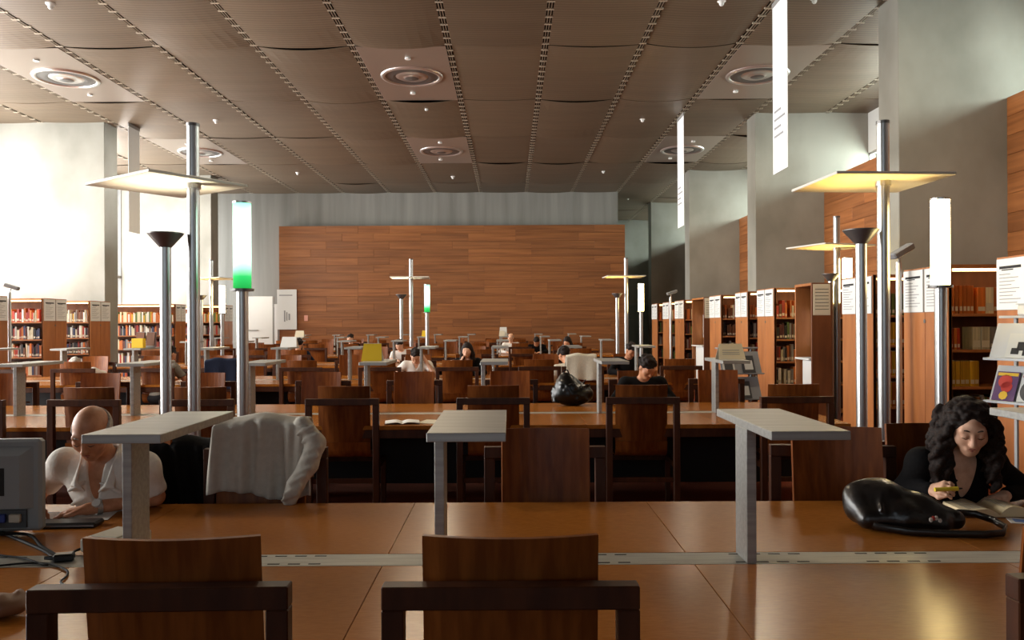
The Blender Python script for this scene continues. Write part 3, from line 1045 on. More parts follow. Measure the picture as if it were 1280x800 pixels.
o = ob('shelved_volumes', rest.mesh('shelved_volumes', ['book_' + c for c in BOOK_COLS]))
tag(o, 'distant rows of mixed volumes filling the far shelves', 'books', None, 'stuff')


# wooden cabinets with an open niche facing the aisle
def niche_cabinet(y0, y1, label, stuff=True):
    t = thing('niche_cabinet', label, 'cabinet', (XE, y0, 0))
    d = y1 - y0
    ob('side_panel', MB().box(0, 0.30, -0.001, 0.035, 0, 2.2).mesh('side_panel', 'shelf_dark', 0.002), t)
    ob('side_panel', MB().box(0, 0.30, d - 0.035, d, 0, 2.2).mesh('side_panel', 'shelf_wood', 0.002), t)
    ob('top_panel', MB().box(0, 0.30, 0.035, d - 0.035, 2.16, 2.2).mesh('top_panel', 'shelf_wood', 0.002), t)
    ob('back_panel', MB().box(0.30, 0.30, 0.035, d - 0.035, 0, 2.16).mesh('back_panel', 'shelf_dark'), t)
    h = ob('notice_holder', MB().box(0.02, 0.28, -0.004, 0, 1.716, 2.18).mesh('notice_holder', 'cream_card'), t)
    bd = ob('notice', MB().box(0.03, 0.27, -0.008, -0.004, 1.73, 2.16).mesh('notice', 'cream_card'), h)
    mb = MB()
    for i in range(7):
        mb.box(0.05, 0.25, -0.009, -0.008, 2.1 - i * 0.05, 2.108 - i * 0.05)
    ob('print_lines', mb.mesh('print_lines', 'ink'), bd)
    if stuff:
        ob('poster', MB().box(0.255, 0.27, 0.1, d - 0.08, 1.25, 1.8).box(0.25, 0.255, 0.16, d - 0.25, 1.42, 1.66, 1).mesh('poster', ['white_paint', 'grey_print']), t)
        ob('shelf_ledge', MB().box(-0.03, 0.27, 0.06, d - 0.06, 1.04, 1.07).mesh('shelf_ledge', 'white_paint', 0.008), t)
        ob('pedestal', MB().box(0.06, 0.27, 0.14, d - 0.14, 0.0, 1.04).mesh('pedestal', 'white_paint', 0.02), t)
    return t


niche_cabinet(11.9, 12.6, 'open wooden niche cabinet with white ledge and poster')
niche_cabinet(18.5, 19.7, 'second wooden niche cabinet further along the bookcase aisle')

# hanging banners
for x, y0, y1, lb in ((4.22, 12.08, 12.74, 'tall white hanging banner above the tables by the bookcase aisle'),
                      (4.22, 19.25, 19.95, 'white hanging banner further down the bookcase aisle'),
                      (-9.5, 20.0, 20.6, 'white hanging banner beside the pale garden-side pier')):
    t = thing('banner', lb, 'banner', (x, y0, 3.96))
    ob('sheet', MB().box(-0.004, 0.004, 0, y1 - y0, 0, CEIL - 3.96 - 0.1).mesh('sheet', 'banner'), t)
    ob('hanging_rail', MB().box(-0.012, 0.012, -0.01, y1 - y0 + 0.01, CEIL - 3.96 - 0.1, CEIL - 3.96 - 0.02).mesh('hanging_rail', 'shelf_metal'), t)
    mb = MB()
    for i, (a, b2) in enumerate(((0.3, 0.62), (0.12, 0.62), (0.3, 0.62), (0.2, 0.62))):
        z = 0.95 - i * 0.13
        mb.box(-0.0055, -0.004, (y1 - y0) - 0.06 - (b2 - a), (y1 - y0) - 0.06, z, z + 0.035)
    ob('print_lines', mb.mesh('print_lines', 'grey_print'), t)

# notices at the end of the hall
t = thing('wall_poster', 'large white poster beside the wood panelling', 'poster', (-8.42, 30.36, 1.42))
ob('sheet', MB().box(-0.38, 0.36, -0.02, 0.02, 0, 1.52).mesh('sheet', 'white_paint'), t)
ob('drawing', MB().box(-0.12, -0.07, -0.024, -0.02, 0.30, 0.72).box(-0.03, 0.01, -0.024, -0.02, 0.34, 0.66).box(0.05, 0.11, -0.024, -0.02, 0.36, 0.60).mesh('drawing', 'grey_print'), t)
ob('heading', MB().box(-0.3, 0.2, -0.024, -0.02, 1.28, 1.32).mesh('heading', 'grey_print'), t)
ob('post', MB().box(-0.36, -0.32, 0.02, 0.05, -1.42, 1.5).mesh('post', 'shelf_metal'), t)
o = ob('wall_sign', MB().box(-0.07, 0.07, -0.012, 0, 0, 0.22).mesh('wall_sign', 'pink_sign', 0.003), None, (-7.72, 30.41, 1.74))
tag(o, 'small pink sign fixed on the wood panelling', 'sign')
# white display panel standing in front of the garden-side end wall
t = thing('display_panel', 'white free-standing display panel on a steel post', 'display panel', (-8.4, 25.2, 0))
ob('board', MB().box(0.02, 0.95, -0.02, 0.02, 0.72, 2.5).mesh('board', 'white_paint', 0.004), t)
ob('post', MB().box(-0.05, 0.02, -0.04, 0.04, 0, 2.95).mesh('post', 'cream_card', 0.004), t)
ob('post', MB().box(0.95, 0.99, -0.02, 0.02, 0, 2.5).mesh('post', 'shelf_metal', 0.004), t)
ob('bracket', MB().box(0.02, 0.5, -0.035, -0.02, 1.42, 1.45).mesh('bracket', 'shelf_metal'), t)

# ------------------------------------------------------------------ smooth implicit shapes (for people and soft things)
class Soft:
    """a solid blended from capsules and ellipsoids, turned into one continuous mesh"""

    def __init__(self, res):
        self.res = res
        self.p = []
        self.planes = []

    def cap(self, a, b2, ra, rb=None, k=0.02, op='add'):
        a, b2 = np.array(a, float), np.array(b2, float)
        rb = ra if rb is None else rb
        r = max(ra, rb) + k + 2 * self.res
        self.p.append(('cap', (a, b2, ra, rb), np.minimum(a, b2) - r, np.maximum(a, b2) + r, k, op))
        return self

    def path(self, pts, rs, k=0.01, op='add'):
        for i in range(len(pts) - 1):
            self.cap(pts[i], pts[i + 1], rs[i], rs[i + 1], k, op)
        return self

    def ell(self, c, r, rot=None, k=0.02, op='add'):
        c, r = np.array(c, float), np.array(r, float)
        Rm = np.eye(3) if rot is None else np.array(rot, float)
        ext = np.abs(Rm) @ r + k + 2 * self.res
        self.p.append(('ell', (c, r, Rm), c - ext, c + ext, k, op))
        return self

    def plane(self, n, p):
        """keep only the side where dot(n, x - p) < 0"""
        self.planes.append((np.array(n, float), np.array(p, float)))
        return self

    def mesh(self, name, mat, smooth=True, noise=0.0):
        h = self.res
        adds = [q for q in self.p if q[5] == 'add']
        lo = np.min([q[2] for q in adds], axis=0)
        hi = np.max([q[3] for q in adds], axis=0)
        n = np.ceil((hi - lo) / h).astype(int) + 2
        D = np.full(n, 0.2, np.float32)
        for kind, prm, a, b2, k, op in self.p:
            i0 = np.maximum(((a - lo) / h).astype(int), 0)
            i1 = np.minimum(((b2 - lo) / h).astype(int) + 2, n)
            if np.any(i1 <= i0):
                continue
            ax = [lo[q] + h * np.arange(i0[q], i1[q]) for q in range(3)]
            X, Y, Z = np.meshgrid(*ax, indexing='ij')
            if kind == 'cap':
                pa, pb, ra, rb = prm
                ba = pb - pa
                l2 = float(ba @ ba) + 1e-12
                x, y, z = X - pa[0], Y - pa[1], Z - pa[2]
                t = np.clip((x * ba[0] + y * ba[1] + z * ba[2]) / l2, 0, 1)
                d = np.sqrt((x - t * ba[0]) ** 2 + (y - t * ba[1]) ** 2 + (z - t * ba[2]) ** 2) - (ra + (rb - ra) * t)
            else:
                c, r, Rm = prm
                x, y, z = X - c[0], Y - c[1], Z - c[2]
                u = [(Rm[0, q] * x + Rm[1, q] * y + Rm[2, q] * z) for q in range(3)]
                k0 = np.sqrt((u[0] / r[0]) ** 2 + (u[1] / r[1]) ** 2 + (u[2] / r[2]) ** 2)
                k1 = np.sqrt((u[0] / r[0] ** 2) ** 2 + (u[1] / r[1] ** 2) ** 2 + (u[2] / r[2] ** 2) ** 2) + 1e-9
                d = k0 * (k0 - 1) / k1
            sl = tuple(slice(i0[q], i1[q]) for q in range(3))
            A = D[sl]
            if op == 'add':
                hh = np.maximum(k - np.abs(A - d), 0) / k
                D[sl] = np.minimum(A, d) - hh * hh * k / 4
            else:
                d = -d
                hh = np.maximum(k - np.abs(A - d), 0) / k
                D[sl] = np.maximum(A, d) + hh * hh * k / 4
        if self.planes:
            ax = [lo[q] + h * np.arange(n[q]) for q in range(3)]
            for nn, pp in self.planes:
                d = ((ax[0] - pp[0]) * nn[0])[:, None, None] + ((ax[1] - pp[1]) * nn[1])[None, :, None] + ((ax[2] - pp[2]) * nn[2])[None, None, :]
                D = np.maximum(D, d)
        S = D < 0
        cnt = np.zeros(n - 1, np.int8)
        for dx in (0, 1):
            for dy in (0, 1):
                for dz in (0, 1):
                    cnt += S[dx:n[0] - 1 + dx, dy:n[1] - 1 + dy, dz:n[2] - 1 + dz]
        act = (cnt > 0) & (cnt < 8)
        I = np.argwhere(act)
        idx = np.full(n - 1, -1, np.int32)
        idx[act] = np.arange(len(I))
        pos = np.zeros((len(I), 3)); num = np.zeros(len(I))
        for axq in range(3):
            o1, o2 = [q for q in range(3) if q != axq]
            for u_ in (0, 1):
                for v_ in (0, 1):
                    c0 = I.copy(); c0[:, o1] += u_; c0[:, o2] += v_
                    c1 = c0.copy(); c1[:, axq] += 1
                    v0 = D[c0[:, 0], c0[:, 1], c0[:, 2]]; v1 = D[c1[:, 0], c1[:, 1], c1[:, 2]]
                    m_ = (v0 < 0) != (v1 < 0)
                    t = np.where(m_, v0 / np.where(m_, v0 - v1, 1), 0)
                    q = (c0 - I).astype(float)
                    q[:, axq] += t
                    pos[m_] += q[m_]; num[m_] += 1
        V = lo + h * (I + pos / num[:, None])
        quads = []
        for axq in range(3):
            o1, o2 = (axq + 1) % 3, (axq + 2) % 3
            sl0 = [slice(None)] * 3; sl1 = [slice(None)] * 3
            sl0[axq] = slice(0, n[axq] - 1); sl1[axq] = slice(1, n[axq])
            s0, s1 = S[tuple(sl0)], S[tuple(sl1)]
            E = np.argwhere(s0 != s1)
            E = E[(E[:, o1] > 0) & (E[:, o2] > 0) & (E[:, o1] < n[o1] - 1) & (E[:, o2] < n[o2] - 1)]
            ins = s0[E[:, 0], E[:, 1], E[:, 2]]
            cs = []
            for d1, d2 in ((-1, -1), (0, -1), (0, 0), (-1, 0)):
                c = E.copy(); c[:, o1] += d1; c[:, o2] += d2
                cs.append(idx[c[:, 0], c[:, 1], c[:, 2]])
            Q = np.stack(cs, 1)
            Q[~ins] = Q[~ins][:, ::-1]
            quads.append(Q)
        F = np.concatenate(quads)
        F = F[(F >= 0).all(1)]
        me = bpy.data.meshes.new(name)
        me.vertices.add(len(V)); me.vertices.foreach_set('co', V.astype(np.float32).ravel())
        me.loops.add(F.size); me.loops.foreach_set('vertex_index', F.astype(np.int32).ravel())
        me.polygons.add(len(F)); me.polygons.foreach_set('loop_start', np.arange(0, F.size, 4, dtype=np.int32))
        me.polygons.foreach_set('loop_total', np.full(len(F), 4, np.int32)) if hasattr(me.polygons[0], 'loop_total') and False else None
        me.update(calc_edges=True)
        me.polygons.foreach_set('use_smooth', [smooth] * len(F))
        me.materials.append(M(mat))
        me.validate()
        return me


noisy('skin_tan', srgb(176, 118, 84), srgb(196, 138, 102), (30, 30, 30), rough=0.5, spec=0.4)
noisy('skin_fair', srgb(206, 158, 130), srgb(222, 178, 150), (30, 30, 30), rough=0.5, spec=0.4)
noisy('hair_dark', srgb(16, 10, 8), srgb(38, 24, 18), (60, 60, 120), rough=0.7, spec=0.25, bump=0.5)
noisy('hair_grey', srgb(150, 140, 128), srgb(190, 182, 172), (60, 60, 60), rough=0.7)
plain('lips', srgb(150, 84, 70), 0.5)
plain('brow', srgb(58, 40, 30), 0.8)
cloth('shirt_white', srgb(224, 218, 208), 0.06)
cloth('top_black', srgb(15, 14, 15), 0.2)
cloth('tee_white', srgb(226, 222, 216), 0.06)
cloth('grey_cloth', srgb(128, 122, 112))
cloth('cream_cloth', srgb(204, 196, 178))
cloth('navy_cloth', srgb(24, 30, 48))
cloth('trouser_dark', srgb(30, 28, 30))
cloth('trouser_blue', srgb(40, 46, 66))
cloth('cardigan', srgb(196, 190, 178), 0.10, 30)
plain('shoe_black', srgb(18, 16, 15), 0.4)
plain('watch_face', srgb(214, 214, 210), 0.25, metal=0.4)
plain('pen_blue', srgb(50, 110, 190), 0.3)


def rotx(a):
    c, s = math.cos(a), math.sin(a)
    return np.array([[1, 0, 0], [0, c, -s], [0, s, c]])


def rotz(a):
    c, s = math.cos(a), math.sin(a)
    return np.array([[c, -s, 0], [s, c, 0], [0, 0, 1]])


def roty(a):
    c, s = math.cos(a), math.sin(a)
    return np.array([[c, 0, s], [0, 1, 0], [-s, 0, c]])


def unit(v):
    v = np.array(v, float)
    return v / (np.linalg.norm(v) + 1e-9)


def add_hand(S, wrist, d, up, side, curl=0.5, spread=0.16, sc=1.0, k=0.007):
    """palm, four jointed fingers of different lengths and a thumb from the side of the palm"""
    d, up = unit(d), unit(up)
    s = unit(np.cross(d, up)) * side            # towards the thumb
    up = unit(np.cross(s * side, d))
    w = np.array(wrist, float)
    for i in range(4):
        o = (0.030 - 0.02 * i) * sc
        S.cap(w + s * o * 0.6 + d * 0.01, w + s * o + d * 0.078 * sc, 0.014 * sc, 0.0115 * sc, 0.02)
    lens = (0.070, 0.078, 0.073, 0.058)
    for i in range(4):
        o = (0.031 - 0.0205 * i) * sc
        a = w + s * o + d * 0.080 * sc
        ang = (1.5 - i) * spread
        dd = unit(d * math.cos(ang) + s * math.sin(ang))
        r = (0.0092, 0.0094, 0.009, 0.008)[i] * sc
        seg = lens[i] * sc
        th = 0.0
        p = a
        for j, fr in enumerate((0.45, 0.32, 0.26)):
            th += curl * (0.55, 0.8, 0.6)[j]
            q = p + (dd * math.cos(th) - up * math.sin(th)) * seg * fr
            S.cap(p, q, r * (1 - 0.09 * j), r * (1 - 0.09 * (j + 1)), k)
            p = q
    a = w + s * 0.026 * sc + d * 0.022 * sc
    m1 = a + (s * 0.55 + d * 0.75 - up * 0.25 * curl) * 0.042 * sc
    m2 = m1 + (d * 0.95 + s * (0.25 - 0.5 * curl) - up * 0.35 * curl) * 0.032 * sc
    S.cap(a, m1, 0.0135 * sc, 0.0105 * sc, 0.012)
    S.cap(m1, m2, 0.0105 * sc, 0.0085 * sc, k)


def person(name_label, loc, rz, lean=20, side_lean=0, head_pitch=30, head_yaw=0, elbows=None, hands=None, hand_dir=None, curl=(0.5, 0.5),
           skin='skin_tan', top='shirt_white', trousers='trouser_dark', hair='short', hair_mat='hair_dark', sleeve=1.0, res=0.012,
           vneck=0.0, collar=False, hand_up=None, fine=False, hunch=0.0, group=None, female=False):
    """seated figure; local frame: +y forward, +x to its own right hand; hand and elbow points are local"""
    t = thing('person', name_label, 'person', loc, rz, group)
    Rl = roty(R(side_lean)) @ rotx(R(-lean))
    hip = np.array([0, -0.06, 0.55])
    sp = lambda s, f=0.0, x=0.0: hip + Rl @ np.array([x, f, s])
    neck = sp(0.50, -0.01 + hunch)
    shw = 0.165 if female else 0.188
    shr = [sp(0.445, 0.0 + hunch * 0.6, s * shw) for s in (1, -1)]
    Rh = rotz(R(-head_yaw)) @ rotx(R(-head_pitch)) @ roty(R(side_lean * 0.5))
    hc = neck + Rl @ np.array([0, 0.035, 0.075]) + Rh @ np.array([0, 0.012, 0.085])
    H = lambda x, y, z: hc + Rh @ np.array([x, y, z])
    if elbows is None:
        elbows = [np.array([s * 0.30, 0.16, 0.80]) for s in (1, -1)]
    if hands is None:
        hands = [np.array([s * 0.10, 0.40, 0.785]) for s in (1, -1)]
    elbows = [np.array(e_, float) for e_ in elbows]
    hands = [np.array(e_, float) for e_ in hands]
    B = Soft(res)
    # trunk
    B.ell(sp(0.02), (0.165, 0.125, 0.13), Rl, 0.05)
    B.ell(sp(0.17), (0.145, 0.105, 0.15), Rl, 0.06)
    B.ell(sp(0.34, 0.01), (0.150 if female else 0.165, 0.108, 0.15), Rl, 0.06)
    B.cap(shr[0], shr[1], 0.058, 0.058, 0.06)
    B.cap(neck + Rl @ np.array([0, -0.01, -0.03]), H(0, -0.015, -0.05), 0.056 if not female else 0.047, 0.050 if not female else 0.043, 0.035)
    # legs
    for s in (1, -1):
        kn = np.array([s * 0.13, 0.36, 0.53]); an = np.array([s * 0.13, 0.30, 0.10])
        B.cap(hip + np.array([s * 0.09, 0.0, 0.0]), kn, 0.080, 0.058, 0.05)
        B.cap(kn, an, 0.055, 0.038, 0.03)
        B.cap(an + np.array([0, -0.02, -0.05]), an + np.array([0, 0.15, -0.065]), 0.034, 0.028, 0.03)
    # arms and hands
    for q, s in enumerate((1, -1)):
        e_, w = elbows[q], hands[q]
        B.cap(shr[q], e_, 0.050 if not female else 0.042, 0.040 if not female else 0.034, 0.04)
        B.cap(e_, w, 0.041 if not female else 0.034, 0.027 if not female else 0.023, 0.02)
        dv = unit(w - e_) if hand_dir is None or hand_dir[q] is None else unit(hand_dir[q])
        upv = (0, 0, 1) if hand_up is None or hand_up[q] is None else hand_up[q]
        if res <= 0.008:
            add_hand(B, w, dv, upv, s, curl[q], sc=1.0 if not female else 0.9)
        else:
            add_hand(B, w, dv, upv, s, curl[q], sc=1.05, k=0.004)
    # head
    B.ell(H(0, -0.012, 0.035), (0.074, 0.094, 0.088), Rh, 0.03)
    B.ell(H(0, 0.020, -0.030), (0.060, 0.070, 0.078), Rh, 0.04)
    B.ell(H(0, 0.062, -0.083), (0.026, 0.024, 0.022), Rh, 0.035)
    for s in (1, -1):
        B.ell(H(s * 0.043, 0.055, -0.018), (0.022, 0.022, 0.026), Rh, 0.03)
        B.ell(H(s * 0.078, -0.008, 0.0), (0.010, 0.022, 0.032), Rh, 0.008)
        B.ell(H(s * 0.032, 0.099, 0.012), (0.019, 0.014, 0.012), Rh, 0.014, 'sub')
        B.ell(H(s * 0.031, 0.080, 0.010), (0.0155, 0.0135, 0.012), Rh, 0.005)
    B.cap(H(-0.042, 0.074, 0.034), H(0.042, 0.074, 0.034), 0.012, 0.012, 0.02)
    B.cap(H(0, 0.088, 0.018), H(0, 0.106, -0.024), 0.008, 0.0125, 0.012)
    B.ell(H(0, 0.100, -0.028), (0.019, 0.013, 0.010), Rh, 0.008)
    B.cap(H(-0.018, 0.083, -0.056), H(0.018, 0.083, -0.056), 0.009, 0.009, 0.012)
    body = ob('body', B.mesh('body', skin), t)
    # garments
    G = Soft(res if res > 0.006 else 0.006)
    pad = 0.014
    G.ell(sp(0.02), (0.175, 0.135, 0.12), Rl, 0.05)
    G.ell(sp(0.17), (0.155 + (0.012 if not female else 0), 0.118, 0.16), Rl, 0.06)
    G.ell(sp(0.34, 0.012), (0.163 if female else 0.180, 0.122, 0.155), Rl, 0.06)
    if female:
        for s in (1, -1):
            G.ell(sp(0.30, 0.085, s * 0.075), (0.065, 0.055, 0.06), Rl, 0.04)
    G.cap(shr[0], shr[1], 0.058 + pad, 0.058 + pad, 0.06)
    for q, s in enumerate((1, -1)):
        e_, w = elbows[q], hands[q]
        if sleeve <= 1.0:
            G.cap(shr[q], shr[q] + (e_ - shr[q]) * sleeve, 0.063 if not female else 0.055, 0.064 if sleeve < 0.95 else 0.054, 0.04)
        else:
            G.cap(shr[q], e_, 0.062 if not female else 0.054, 0.053 if not female else 0.046, 0.04)
            G.cap(e_, e_ + (w - e_) * (sleeve - 1.0), 0.053 if not female else 0.046, 0.038 if not female else 0.036, 0.02)
        if sleeve < 0.95:      # square off the short sleeve
            dq = unit(e_ - shr[q])
            tip = shr[q] + (e_ - shr[q]) * sleeve
            G.ell(tip + dq * 0.062, (0.075, 0.075, 0.06), None, 0.006, 'sub')
        # folds
        if res <= 0.008:
            for z_ in (0.10, 0.2, 0.3, 0.38):
                G.cap(sp(z_, 0.118, s * 0.12), sp(z_ + 0.06, 0.125, s * 0.03), 0.008, 0.004, 0.02)
    top_of = neck + Rl @ np.array([0, 0.03, 0.05])
    G.cap(neck + Rl @ np.array([0, 0.0, -0.015]), H(0, -0.01, -0.06), 0.062 if not female else 0.066, 0.08, 0.008, 'sub')
    if vneck:
        G.cap(neck + Rl @ np.array([0, 0.085, 0.03]), sp(0.50 - vneck, 0.165), 0.048 if not female else 0.072, 0.010, 0.006, 'sub')
        for q_ in (0.06, 0.10):
            G.cap(neck + Rl @ np.array([0, q_, 0.0]), sp(0.50 - vneck * 0.8, 0.13), 0.042 if not female else 0.064, 0.010, 0.006, 'sub')
    ob('shirt', G.mesh('shirt', top), t)
    if collar:
        Cc = Soft(0.005)
        for s in (1, -1):
            a0 = neck + Rl @ np.array([s * 0.062, -0.045, 0.028]); a1 = neck + Rl @ np.array([s * 0.078, 0.035, 0.020])
            a2 = sp(0.44, 0.128, s * 0.072); a3 = sp(0.40, 0.142, s * 0.034)
            for w_ in np.linspace(0, 1, 7):
                o_ = Rl @ np.array([s * 0.004, -0.002, -0.030]) * w_
                Cc.path([a0 + o_ * 0.6, a1 + o_, a2 + o_ * 0.8 + Rl @ np.array([s * 0.02 * w_, 0, 0]), a3 + Rl @ np.array([s * 0.035 * w_, 0, 0.03 * w_])], [0.006, 0.006, 0.006, 0.005], 0.006)
        Cc.cap(neck + Rl @ np.array([0.06, -0.05, 0.02]), neck + Rl @ np.array([-0.06, -0.05, 0.02]), 0.012, 0.012, 0.01)
        ob('collar', Cc.mesh('collar', top), t)
    T = Soft(max(res, 0.010))
    T.ell(hip + np.array([0, 0, -0.01]), (0.18, 0.14, 0.10), None, 0.05)
    for s in (1, -1):
        kn = np.array([s * 0.13, 0.36, 0.53]); an = np.array([s * 0.13, 0.30, 0.13])
        T.cap(hip + np.array([s * 0.09, 0.0, 0.0]), kn, 0.090, 0.070, 0.05)
        T.cap(kn, an, 0.068, 0.052, 0.03)
    ob('trousers', T.mesh('trousers', trousers), t)
    for s in (1, -1):
        Sh = Soft(0.012)
        an = np.array([s * 0.13, 0.30, 0.10])
        Sh.cap(an + np.array([0, -0.02, -0.055]), an + np.array([0, 0.15, -0.066]), 0.044, 0.034, 0.03)
        ob('shoe', Sh.mesh('shoe', 'shoe_black'), t)
    # hair
    hr = Soft(res if res > 0.007 else 0.005)
    if hair == 'bald':
        hr.ell(H(0, -0.016, 0.028), (0.085, 0.100, 0.087), Rh, 0.02)
        nrm = Rh @ np.array([0, 0.35, 1.0])
        hr.plane(nrm / np.linalg.norm(nrm), H(0, -0.03, 0.052))
        hr.plane(Rh @ np.array([0, 1.0, 0]), H(0, 0.03, 0))
        hr.plane(Rh @ np.array([0, 0.0, -1.0]), H(0, 0.0, -0.035))
    elif hair == 'short':
        hr.ell(H(0, -0.020, 0.042), (0.081, 0.099, 0.094), Rh, 0.02)
        r3 = random.Random(int(abs(loc[0]) * 100))
        for i in range(40):
            v = np.array([r3.gauss(0, 1), r3.gauss(-0.1, 1), abs(r3.gauss(0.6, 0.7))]); v = v / np.linalg.norm(v) * np.array([0.080, 0.098, 0.093])
            hr.ell(H(v[0], v[1] - 0.02, v[2] + 0.042), (0.022, 0.022, 0.014), Rh, 0.012)
        hr.ell(H(0, 0.075, -0.022), (0.075, 0.075, 0.085), Rh, 0.02, 'sub')
        hr.plane(Rh @ np.array([0, 0.25, -1.0]), H(0, 0.0, -0.045))
    elif hair == 'long':
        hr.ell(H(0, -0.02, 0.042), (0.088, 0.104, 0.098), Rh, 0.02)
        for s in (1, -1):
            hr.path([H(s * 0.07, -0.01, 0.02), H(s * 0.088, -0.01, -0.06), H(s * 0.095, 0.0, -0.15), H(s * 0.085, 0.01, -0.22)], [0.034, 0.036, 0.036, 0.022], 0.03)
        hr.ell(H(0, -0.07, -0.06), (0.085, 0.05, 0.12), Rh, 0.04)
        hr.ell(H(0, 0.088, -0.03), (0.062, 0.07, 0.09), Rh, 0.015, 'sub')
    elif hair == 'curly':
        r2 = random.Random(3)
        hr.ell(H(0, -0.03, 0.046), (0.096, 0.106, 0.088), Rh, 0.03)
        hr.ell(H(0, -0.07, -0.06), (0.125, 0.07, 0.14), Rh, 0.04)
        for i in range(110):
            s = r2.choice((-1, 1))
            a = r2.uniform(-0.9, 1.0)
            p = np.array([s * r2.uniform(0.070, 0.100), -0.03 + 0.085 * math.sin(a), 0.075 * r2.uniform(-0.5, 1.0)])
            pts = [p]
            ph = r2.uniform(0, 6.28)
            L_ = r2.uniform(0.16, 0.30)
            out = r2.uniform(0.01, 0.055)
            for j in range(1, 9):
                f = j / 8
                pts.append(np.array([p[0] + s * out * math.sin(f * 2.2) + 0.011 * math.sin(ph + j * 1.7), p[1] * (1 - 0.35 * f) - 0.015 * f + 0.011 * math.cos(ph + j * 1.7), p[2] - L_ * f]))
            wp = []
            for j, q in enumerate(pts):
                w_ = H(*q)
                # strands fall straight down under gravity, not along the tilted head
                g = hc + np.array([(Rh @ np.array([q[0], 0, 0]))[0], (Rh @ np.array([p[0], p[1], p[2]]))[1] + (q[1] - p[1]), (Rh @ p)[2] + (q[2] - p[2])])
                wp.append(w_ * 0.25 + g * 0.75 if j else w_ * 0.25 + g * 0.75)
            hr.path(wp, [0.016] * 6 + [0.014, 0.012, 0.007], 0.006)
        for i in range(120):
            v = np.array([r2.gauss(0, 1), r2.gauss(-0.2, 0.8), abs(r2.gauss(0.5, 0.8))])
            v = v / np.linalg.norm(v) * np.array([0.094, 0.104, 0.086])
            q = v + np.array([0, -0.03, 0.046])
            hr.ell(H(*q), (0.014, 0.014, 0.009), Rh, 0.008)
        hr.ell(H(-0.004, 0.104, -0.012), (0.064, 0.070, 0.106), Rh, 0.012, 'sub')
    ob('hair', hr.mesh('hair', hair_mat), t)
    if fine:
        for s in (1, -1):
            br = MB().tube([H(s * 0.013, 0.087, 0.036), H(s * 0.030, 0.088, 0.042), H(s * 0.050, 0.076, 0.037)], [0.003, 0.004, 0.002], 6, flat=(1, 1.0))
            ob('eyebrow', br.mesh('eyebrow', 'brow' if hair != 'bald' else 'hair_grey'), t)
            ly = MB().tube([H(s * 0.017, 0.0925, 0.005), H(s * 0.031, 0.0955, 0.0015), H(s * 0.046, 0.0885, 0.005)], [0.0012, 0.0022, 0.0012], 6)
            ob('eyelash', ly.mesh('eyelash', 'brow'), t)
        lp = MB().tube([H(-0.024, 0.085, -0.055), H(-0.010, 0.0925, -0.053), H(0, 0.0925, -0.0545), H(0.010, 0.0925, -0.053), H(0.024, 0.085, -0.055)], [0.001, 0.0035, 0.0035, 0.0035, 0.001], 8)
        lp.tube([H(-0.020, 0.086, -0.058), H(0, 0.093, -0.0625), H(0.020, 0.086, -0.058)], [0.001, 0.0045, 0.001], 8)
        ob('mouth', lp.mesh('mouth', 'lips'), t)
    return t


def loc_of(c, rz, p):
    """world point to the local frame of something at c turned by rz"""
    d = Vector(p) - Vector((c[0], c[1], 0))
    v = Matrix.Rotation(-rz, 3, 'Z') @ d
    return (v.x, v.y, v.z)


# ---- the bald man writing at the front table
cm = (-1.95, strip_y(0) + FAR + 0.09, 0)
PI = math.pi
wl = lambda p: loc_of(cm, PI, p)
man = person('bald man in a white open-necked shirt writing at the table', cm, PI, lean=25, head_pitch=33, head_yaw=-3,
             elbows=[wl((-2.29, 3.90, 0.82)), wl((-1.715, 3.87, 0.79))], hands=[wl((-2.185, 3.67, 0.78)), wl((-1.94, 3.68, 0.775))],
             hand_dir=[(-0.6, 0.7, -0.05), (0.95, 0.25, -0.1)], curl=(0.85, 0.35), sleeve=0.72, res=0.005, vneck=0.20, collar=True,
             hair='bald', hair_mat='hair_grey', fine=True, trousers='trouser_dark', side_lean=-3)
# watch on his wrist and the pen in his fingers
w1, w0 = Vector(wl((-1.94, 3.68, 0.775))), Vector(wl((-1.715, 3.87, 0.79)))
dv = (w0 - w1).normalized()
wt = thing('wrist_watch', 'steel wrist watch worn by the bald man', 'watch', man.matrix_basis @ (w1 + dv * 0.045))
pc = Matrix.Rotation(PI, 3, 'Z') @ dv
ob('strap', MB().cyl(-pc * 0.011, pc * 0.011, 0.0335, n=24).mesh('strap', 'steel'), wt)
nrm = Vector((0.05, -0.75, 0.65))
ob('dial', MB().cyl(nrm * 0.028, nrm * 0.042, 0.019, n=20).mesh('dial', 'watch_face'), wt)
pen = thing('pen', 'slim blue pen in the writing hand', 'pen', (-2.13, 3.585, 0.752))
ob('barrel', MB().cyl((0.0, 0.0, 0.008), (-0.055, 0.05, 0.125), 0.005, n=10).mesh('barrel', 'pen_blue'), pen)
ob('tip', MB().cyl((0.0033, -0.003, 0.0), (0.0, 0.0, 0.008), 0.001, 0.004, n=10).mesh('tip', 'ink'), pen)

